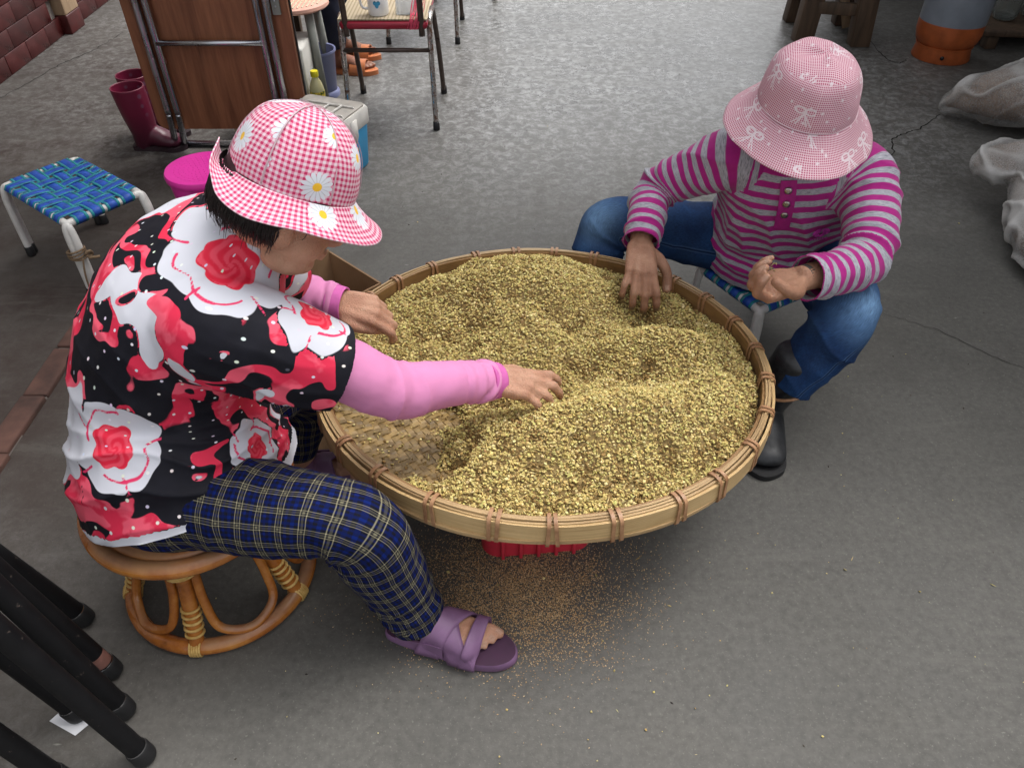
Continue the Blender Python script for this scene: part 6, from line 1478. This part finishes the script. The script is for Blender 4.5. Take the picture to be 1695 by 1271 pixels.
mkobj('bottle_body', *lathe([(.030, 0), (.033, .004), (.033, .125), (.031, .140), (.026, .160), (.014, .185), (.013, .192)], 28, BX), M['tea'], bo, angle=50)
mkobj('label_sleeve', *lathe([(.0336, .02), (.0338, .022), (.0338, .128), (.0336, .13)], 28, BX, cap=False), M['label'], bo)
mkobj('cap', *lathe([(.0165, .190), (.0172, .192), (.0172, .212), (.0155, .215), (0, .2155)], 24, BX), M['yellow'], bo, angle=50)
def text_mesh(s, size):
    cu = bpy.data.curves.new('lettering', 'FONT'); cu.body = s; cu.size = size; cu.extrude = 0.0; cu.align_x = 'CENTER'; cu.resolution_u = 2
    o = bpy.data.objects.new('lettering', cu); sc.collection.objects.link(o); dg = bpy.context.evaluated_depsgraph_get(); me = bpy.data.meshes.new_from_object(o.evaluated_get(dg))
    v = np.array([q.co[:] for q in me.vertices]); f = [tuple(p.vertices) for p in me.polygons]
    bpy.data.objects.remove(o); bpy.data.curves.remove(cu); return v, f
def wrap_text(s, size, c, r, z, a0):
    v, f = text_mesh(s, size)
    if not len(v): return None
    a = a0 + v[:, 0] / r; return np.stack([c[0] + (r + .0007) * np.cos(a), c[1] + (r + .0007) * np.sin(a), z + v[:, 1]], 1), f
for k, ch_ in enumerate(('鮮', '果', '汁')):
    q = wrap_text(ch_, .030, BX, .0338, BX[2] + .098 - k * .032, R(-80))
    if q: mkobj('lettering', q[0], q[1], M['ink'], bo, smooth=False)
bn = empty('lilac_bucket', (-.90, 3.72, 0), 'lilac plastic bucket behind the drink bottle', 'bucket')
mkobj('pail', *lathe([(.062, 0), (.066, .004), (.082, .20), (.088, .205), (.088, .215), (.080, .213), (.064, .02), (0, .018)], 36, (-.91, 3.70, 0)), M['lilac'], bn, angle=50)
mkobj('foot_ring', *lathe([(.078, 0), (.080, .02), (.070, .03)], 36, (-.91, 3.70, 0), cap=False), M['lilac'], bn)
rg_v, rg_f = fuse([ellipsoid((-.955, 3.715, .225), (.022, .03, .032)), ellipsoid((-.985, 3.70, .15), (.014, .026, .07)), ellipsoid((-.945, 3.73, .205), (.03, .02, .02))], .004, 4); rg_v = rg_v + vnormals(rg_v, rg_f) * (.004 * fbm(rg_v, 40, 4))[:, None]
tag(mkobj('rag', rg_v, rg_f, M['white_cloth']), 'white cloth rag hung over the edge of the lilac bucket', 'rag')
tag(mkobj('foam_box', *box((-1.02, 3.56, .15), (.22, .24, .30), None, .012), M['foam']), 'grey-white foam box standing behind the folded table', 'box')
rs3 = empty('round_stool', (-1.12, 4.05, 0), 'stool with a peach mesh seat at the top edge of the scene', 'stool')
sc3 = np.array((-.98, 3.70, 0)); 
rs3.location = sc3; ORG[rs3] = sc3.copy()
mkobj('seat', *lathe([(0, .425), (.14, .425), (.155, .420), (.158, .408), (.15, .400), (0, .400)], 40, sc3), M['peach'], rs3, angle=50)
for k in range(14): mkobj('seat_slot', *box(sc3 + (-.12 + k * .0185, 0, .4265), (.006, 2 * math.sqrt(max(.0004, .135 ** 2 - (-.12 + k * .0185) ** 2)), .003)), M['cream'], rs3, smooth=False)
for k in range(4):
    a = R(45 + 90 * k); mkobj('leg', *tube([sc3 + (.11 * math.cos(a), .11 * math.sin(a), .40), sc3 + (.14 * math.cos(a), .14 * math.sin(a), 0)], .020, 10, smooth=False), M['grey_paint'], rs3)
# timber stool the third person sits on
ts3 = empty('timber_stool', (-1.25, 4.12, 0), 'plain timber stool under the person in navy trousers', 'stool')
mkobj('seat', *box((-1.25, 4.12, .35), (.32, .34, .04), None, .006), M['wood_dark'], ts3)
for sx in (-1, 1):
    for sy in (-1, 1): mkobj('leg', *box((-1.25 + sx * .12, 4.12 + sy * .13, .165), (.05, .05, .33), None, .004), M['wood_dark'], ts3)

# ================================================================== red chair with mug and packet
def chair(x0, y0, label, rz=0.0):
    ch = empty('metal_chair', (x0, y0, 0), label, 'chair', 'chrome chairs with red seats', rz)
    K = lambda name, vf, mat, par=None, **k: mkobj(name, vf[0], vf[1], mat, par or ch, world=False, **k)
    hw = .19
    K('seat_cushion', box((0, .20, .437), (.36, .40, .034), None, .013), M['seat_red'])
    for s_ in (-1, 1):
        # near leg rises, bends over the seat edge and comes down as the far leg
        l1 = K('leg', tube([(s_ * hw, .0, 0.01), (s_ * (hw - .004), .03, .25), (s_ * (hw - .006), .045, .40), (s_ * (hw - .006), .075, .448), (s_ * (hw - .006), .13, .452)], .0115, 12), M['chrome_rust'])
        l2 = K('leg', tube([(s_ * (hw + .005), .42, 0.01), (s_ * hw, .33, .25), (s_ * (hw - .006), .24, .42), (s_ * (hw - .006), .19, .450), (s_ * (hw - .006), .13, .452)], .0115, 12), M['bronze'])
        K('foot_cap', lathe([(.0145, 0), (.015, .004), (.014, .035), (.011, .037)], 14, (s_ * hw, 0, 0)), M['rubber'], l1); K('foot_cap', lathe([(.0145, 0), (.015, .004), (.014, .035), (.011, .037)], 14, (s_ * (hw + .005), .42, 0)), M['rubber'], l2)
        K('back_post', tube([(s_ * (hw - .035), .012, .395), (s_ * (hw - .035), .004, .50), (s_ * (hw - .035), -.03, .72), (s_ * (hw - .04), -.05, .84)], .0125, 12), M['bronze'])
    K('crossbar', tube([(-hw + .005, .035, .33), (hw - .005, .035, .33)], .0095, 10, smooth=False), M['bronze'])
    K('seat_rail', tube([(-hw + .006, .05, .425), (hw - .006, .05, .425)], .008, 10, smooth=False), M['bronze'])
    K('backrest', box((0, -.035, .76), (.32, .03, .16), (R(8), 0, 0), .012), M['seat_red'])
    return ch
chair(-.525, 3.30, 'chrome chair with red seat carrying a white mug')
chair(-.49, 4.42, 'chrome chair at the back, only one foot in view')
chair(-.30, 5.24, 'chrome chair at the far top edge, two feet in view')
tag(mkobj('cardboard_sheet', *box((-.527, 3.50, .4585), (.365, .385, .006), None, .001), M['card_pale']), 'pale corrugated cardboard sheet lying on the red chair seat', 'cardboard')
mg = empty('mug', (-.545, 3.36, .4615), 'white mug with a blue emblem on the red chair', 'mug'); MC = np.array((-.548, 3.372, .4618))
ORG[mg] = MC.copy(); mg.location = MC
mkobj('mug_body', *lathe([(.034, 0), (.040, .002), (.042, .008), (.042, .094), (.0405, .096), (.039, .094), (.039, .012), (0, .010)], 36, MC), M['mug'], mg, angle=50)
mkobj('handle', *tube([MC + (-.040, -.005, .078), MC + (-.062, -.008, .076), MC + (-.070, -.008, .052), MC + (-.062, -.008, .028), MC + (-.040, -.005, .022)], .0052, 10), M['mug'], mg)
q = wrap_text('TOMORA', .0125, MC, .0422, MC[2] + .070, R(-88)); mkobj('lettering', q[0], q[1], M['ink'], mg, smooth=False)
em = []
for cx, cz, rx, rz_ in ((-.007, .052, .008, .0085), (.007, .052, .008, .0085), (0, .043, .0075, .010)):
    t = np.linspace(0, 2 * np.pi, 16, endpoint=False); a = R(-88) + (cx + rx * np.cos(t)) / .042; em.append((np.stack([MC[0] + .0426 * np.cos(a), MC[1] + .0426 * np.sin(a), MC[2] + cz + rz_ * np.sin(t)], 1) + np.array((0, -.0002 * len(em), 0)), [tuple(range(16))]))
mkobj('emblem', *join(*em), M['mug_blue'], mg, smooth=False)
for sx in (-.007, .007):
    a = R(-88) + sx / .042; mkobj('emblem_dot', *ellipsoid((MC[0] + .043 * math.cos(a), MC[1] + .043 * math.sin(a), MC[2] + .058), (.0022, .001, .0022)), M['ink'], mg)
pc_ = empty('plastic_packet', (-.43, 3.40, .462), 'crinkled clear plastic packet with blue label beside the mug', 'packet')
gx, gz = np.meshgrid(np.linspace(-1, 1, 12), np.linspace(0, 1, 14)); P = np.stack([gx.ravel(), gx.ravel() * 0, gz.ravel()], 1)
Vf = np.stack([-.430 + P[:, 0] * .048 * (1 - .1 * P[:, 2]), 3.36 + .075 * P[:, 2] + .004 * fbm(P, 4, 3) - .012 * (1 - P[:, 0] ** 2), .466 + P[:, 2] * .13 + .003 * fbm(P, 5, 7)], 1)
gi = np.arange(12 * 14).reshape(14, 12); Fq = np.stack([gi[:-1, :-1], gi[:-1, 1:], gi[1:, 1:], gi[1:, :-1]], -1).reshape(-1, 4)
fb = mkobj('film', Vf, Fq, M['film'], pc_); fb.modifiers.new('thickness', 'SOLIDIFY').thickness = .006
sel = [(i, j) for j in range(7, 13) for i in range(3, 8)]
mkobj('blue_label', Vf + (0, -.0065, .001), np.array([gi_ for gi_ in [(gi[j, i], gi[j, i + 1], gi[j + 1, i + 1], gi[j + 1, i]) for i, j in sel]]), M['bluelabel'], pc_)
for k in range(16):
    x = -.395 + rnd.uniform(-.022, .03); mkobj('thread', *tube([(x + .012, 3.42, .56), (x + .004 + rnd.uniform(-.006, .006), 3.355, .49), (x - .006 + rnd.uniform(-.008, .008), 3.305, .463), (x - .012 + rnd.uniform(-.012, .012), 3.292, .425)], .0014, 5), M['thread'], pc_)

# ================================================================== cardboard box behind the tray
cx_ = empty('cardboard_box', (-.63, 1.62, 0), 'open brown cardboard box between the blouse and the bamboo tray', 'box')
def panel(a, b, z0, z1, th=.005):
    a, b = np.array(a), np.array(b); d = nz(b - a); n_ = np.array((-d[1], d[0])) * th / 2
    V = [(*(p + s_ * n_), z) for z in (z0, z1) for p in (a, b) for s_ in (-1, 1)]
    return np.array(V), [(0, 1, 5, 4), (2, 6, 7, 3), (0, 4, 6, 2), (1, 3, 7, 5), (4, 5, 7, 6), (0, 2, 3, 1)]
c00, c10, c11, c01 = (-.67, 1.66), (-.51, 1.505), (-.345, 1.675), (-.506, 1.828)
for p, q in ((c00, c10), (c10, c11), (c11, c01), (c01, c00)): mkobj('side_panel', *panel(p, q, 0.006, .298), M['card'], cx_, smooth=False)
mkobj('bottom_panel', [(*c00, .004), (*c10, .004), (*c11, .004), (*c01, .004)], [(0, 1, 2, 3)], M['card'], cx_, smooth=False)
mkobj('flap', [(*c01, .300), (*c00, .300), (c00[0] - .06, c00[1] + .05, .24), (c01[0] - .06, c01[1] + .05, .24)], [(0, 1, 2, 3)], M['card'], cx_, smooth=False).modifiers.new('thickness', 'SOLIDIFY').thickness = .005
tag(mkobj('cardboard_scrap', *box((-.50, 1.24, .012), (.24, .30, .006), (0.02, -.03, .5), .001), M['card']), 'flat piece of brown cardboard on the floor left of the tray', 'cardboard')

# ================================================================== timber bench, gas cylinder, jars at the right
tb = empty('timber_bench', (1.75, 4.5, 0), 'heavy dark timber stool standing behind the check hat', 'stool')
for (x, y, lx, ly) in ((1.615, 4.47, -.03, -.02), (1.905, 4.40, .03, -.02), (1.66, 4.82, -.02, .03), (1.93, 4.76, .03, .03)):
    v, f = box((0, 0, .275), (.105, .085, .55), None, .006); v = v + np.array([x, y, 0]) + np.stack([-(v[:, 2] - .0) * lx / .5, -(v[:, 2]) * ly / .5, v[:, 2] * 0], 1); mkobj('leg', v, f, M['wood_dark'], tb)
mkobj('stretcher', *box((1.755, 4.43, .18), (.24, .035, .06), (0, 0, -.22), .004), M['wood_dark'], tb)
mkobj('stretcher', *box((1.80, 4.80, .26), (.24, .035, .05), (0, 0, -.2), .004), M['wood_dark'], tb)
mkobj('brace', *tube([(1.78, 4.78, .52), (1.90, 4.60, .03)], .026, 8, smooth=False), M['wood_pale'], tb)
mkobj('seat', *box((1.775, 4.61, .575), (.46, .52, .05), (0, 0, -.2), .006), M['wood_dark'], tb)
gc = empty('gas_cylinder', (2.30, 4.25, 0), 'blue-grey gas cylinder with an orange base', 'gas cylinder'); GC = (2.285, 4.225, 0)
mkobj('foot_ring', *lathe([(.142, 0), (.146, .006), (.136, .055), (.143, .075), (.137, .075), (.13, .055), (.138, .006)], 40, GC, cap=False), M['gas_orange'], gc, angle=50)
mkobj('painted_base', *lathe([(.06, .045), (.12, .058), (.150, .090), (.1605, .13), (.161, .185)], 40, GC, cap=False), M['gas_orange'], gc, angle=50)
mkobj('tank', *lathe([(.161, .185), (.161, .62), (.15, .68), (.11, .73), (.04, .755), (.03, .80), (0, .80)], 40, GC, cap=False), M['gas_grey'], gc, angle=50)
mkobj('valve_collar', *lathe([(.085, .745), (.09, .75), (.09, .87), (.085, .88), (.082, .87), (.082, .75)], 30, GC, cap=False), M['gas_grey'], gc, angle=50)
mkobj('base_hole', *lathe([(.010, 0), (.010, .004), (0, .004)], 16, (GC[0] - .055, GC[1] - .132, .034), (-.38, -.92, .1)), M['ink'], gc)
sf = empty('low_shelf', (2.95, 4.45, 0), 'dark low wooden shelf beside the gas cylinder', 'shelf')
mkobj('board', *box((3.02, 4.52, .085), (1.0, .5, .03), (0, 0, -.1), .004), M['wood_dark'], sf)
for x, y in ((2.60, 4.36), (3.44, 4.28), (2.62, 4.75), (3.46, 4.66)): mkobj('leg', *box((x, y, .0345), (.06, .06, .069), None, .003), M['wood_dark'], sf)
for k, (x, y) in enumerate(((2.72, 4.52), (2.90, 4.56), (3.08, 4.50))):
    j = empty('glass_jar', (x, y, .1005), ('clear glass jar on the dark shelf, nearest the gas cylinder', 'clear glass jar in the middle of the dark shelf', 'clear glass jar at the far right of the dark shelf')[k], 'jar', 'glass jars on the low shelf'); J = (x, y, .1008)
    mkobj('jar_body', *lathe([(0, .004), (.05, .003), (.062, .012), (.066, .03), (.066, .15), (.055, .18), (.048, .185), (.048, .20), (.044, .20), (.044, .185), (.052, .175), (.062, .148), (.062, .03), (.05, .012), (0, .012)], 28, J, cap=False), M['glass'], j, angle=50)
    mkobj('lid', *lathe([(.050, .192), (.051, .194), (.051, .212), (.049, .215), (0, .215)], 28, J), M['rubber'], j, angle=50)

# ================================================================== white mesh sacks at the right edge
def sack(name, limbs, label, extra_fields, fill, seed):
    s_ = empty('mesh_sack', tuple(limbs[0].C[0] * (1, 1, 0)), label, 'sack', 'white mesh sacks on the floor')
    V, F = fuse(limbs, .0085, 7); N = vnormals(V, F); V0 = V - N * .012
    r1 = np.abs(fbm(V * np.array((2.2, 6, 9)), 1, seed, 2)); r2 = np.abs(fbm(V * np.array((6, 4, 5)), 1, seed + 7, 2))
    ridge = np.clip(1 - r1 * 5, 0, 1) + np.clip(1 - r2 * 7, 0, 1) * .5
    V = V + N * (.015 * ridge - .003 + .008 * fbm(V, 7, seed + 3, 2))[:, None]; V[:, 2] = np.maximum(V[:, 2], .006 + .004 * noise(V, 20, 1))
    sh = np.clip(extra_fields(V) - .55 * np.clip(ridge, 0, 1), .04, .85)
    mkobj('net', V, F, M['net'], s_, attrs={'sheer': sh})
    V0 = V0 + N * (.004 * fbm(V0, 24, seed + 9))[:, None]; V0[:, 2] = np.maximum(V0[:, 2], .010)
    mkobj('filling', V0, F, M['sack_fill'], s_)
L1 = [Limb([(1.975, 3.46, .06), (2.06, 3.40, .11), (2.26, 3.32, .16), (2.60, 3.32, .19), (3.0, 3.4, .17)], [.03, .10, .20, .24, .20], [.035, .085, .13, .17, .14], ref=(0, 1, 0))]
F1_ = [Limb([(2.03, 3.45, .05), (2.12, 3.46, .075), (2.35, 3.50, .10), (2.70, 3.60, .12), (3.0, 3.70, .11)], [.03, .082, .15, .19, .15], [.035, .06, .085, .11, .09], ref=(0, 1, 0))]
sack('sack', L1, 'white mesh sack with brown filling lying nearest the gas cylinder', lambda V: .95 - 1.3 * np.clip(V[:, 2] - .14, 0, .3) + .2 * noise(V, 5, 3), F1_, 3)
L2 = [Limb([(1.745, 2.710, .13), (1.805, 2.670, .16), (1.945, 2.610, .17), (2.145, 2.550, .17), (2.445, 2.530, .18)], [.05, .10, .13, .17, .17], [.03, .06, .10, .13, .14], ref=(0, 1, 0)), Limb([(1.965, 2.590, .14), (1.845, 2.350, .11), (1.805, 2.170, .085), (1.845, 2.030, .07)], [.12, .13, .125, .08], [.10, .11, .09, .07], ref=(1, 0, 0)), Limb([(1.895, 2.230, .1), (2.245, 2.280, .16), (2.545, 2.430, .18)], [.13, .2, .2], [.09, .15, .15], ref=(0, 1, 0))]
F2_ = [Limb([(1.865, 2.380, .09), (1.835, 2.210, .075), (1.865, 2.080, .06)], [.10, .105, .07], [.08, .07, .05], ref=(1, 0, 0)), Limb([(1.945, 2.330, .1), (2.245, 2.330, .13), (2.495, 2.430, .14)], [.12, .17, .17], [.08, .12, .12], ref=(0, 1, 0))]
sack('sack', L2, 'crumpled white mesh sack at the right edge with its mouth open', lambda V: .68 + .20 * (V[:, 1] < 2.28) * (V[:, 2] < .12) + .25 * noise(V, 7, 4), F2_, 13)

# ================================================================== black tube legs in the lower left corner
def stand(label, legs, top_c, top_d, rz):
    b = empty('folded_trestle', (legs[0][0][0], legs[0][0][1], 0), label, 'trestle', 'folded black trestles leaning in the corner')
    for k, (p0, p1, patch) in enumerate(legs):
        p0, p1 = np.array(p0, float), np.array(p1, float); d = nz(p1 - p0)
        l = mkobj('leg', *tube([p0 + d * .004, p1], .0185, 16, smooth=False), M['black_tube'], b, angle=50)
        v, f = lathe([(0, -.002), (.016, -.002), (.0205, .001), (.0215, .006), (.0215, .032), (.0198, .036)], 20, p0, d); mkobj('end_cap', v, f, M['rubber'], l, angle=50)
        v, f = lathe([(.0194, .037), (.0199, .0385), (.0194, .040)], 20, p0, d, cap=False); mkobj('wear_ring', v, f, M['chrome'], l)
        if patch: v, f = lathe([(.01865, .042), (.0188, .043), (.0188, .072), (.01865, .073)], 20, p0, d, cap=False); mkobj('bare_patch', v, [q for q in f if v[list(q)].mean(0)[1] < p0[1] + .02 * d[1] + .01], M['bare_pink'], l)
    mkobj('beam', *box(top_c, top_d, rz, .004), M['black_tube'], b)
    return b
stand('black steel trestle in the corner, nearer the camera', [((-.668, .588, .006), (-.80, .595, .72), 0), ((-.823, .668, .006), (-.93, .64, .72), 0), ((-.80, .545, .006), (-.95, .55, .72), 0), ((-.88, .52, .006), (-1.05, .50, .72), 0)], (-.93, .57, .735), (.34, .22, .03), (0, 0, .1))
stand('black steel trestle in the corner, nearer the rattan stool', [((-.735, .672, .006), (-.88, .70, .72), 0), ((-.790, .752, .006), (-.93, .74, .72), 1), ((-.892, .868, .006), (-1.05, .80, .72), 0)], (-.95, .75, .735), (.28, .18, .03), (0, 0, -.3))
tag(mkobj('paper_scrap', [(-.875, .655, .0035), (-.815, .628, .003), (-.770, .685, .003), (-.83, .72, .005)], [(0, 1, 2, 3)], M['paper'], smooth=False), 'white paper scrap on the floor under a black tube leg', 'paper').modifiers.new('thickness', 'SOLIDIFY').thickness = .001
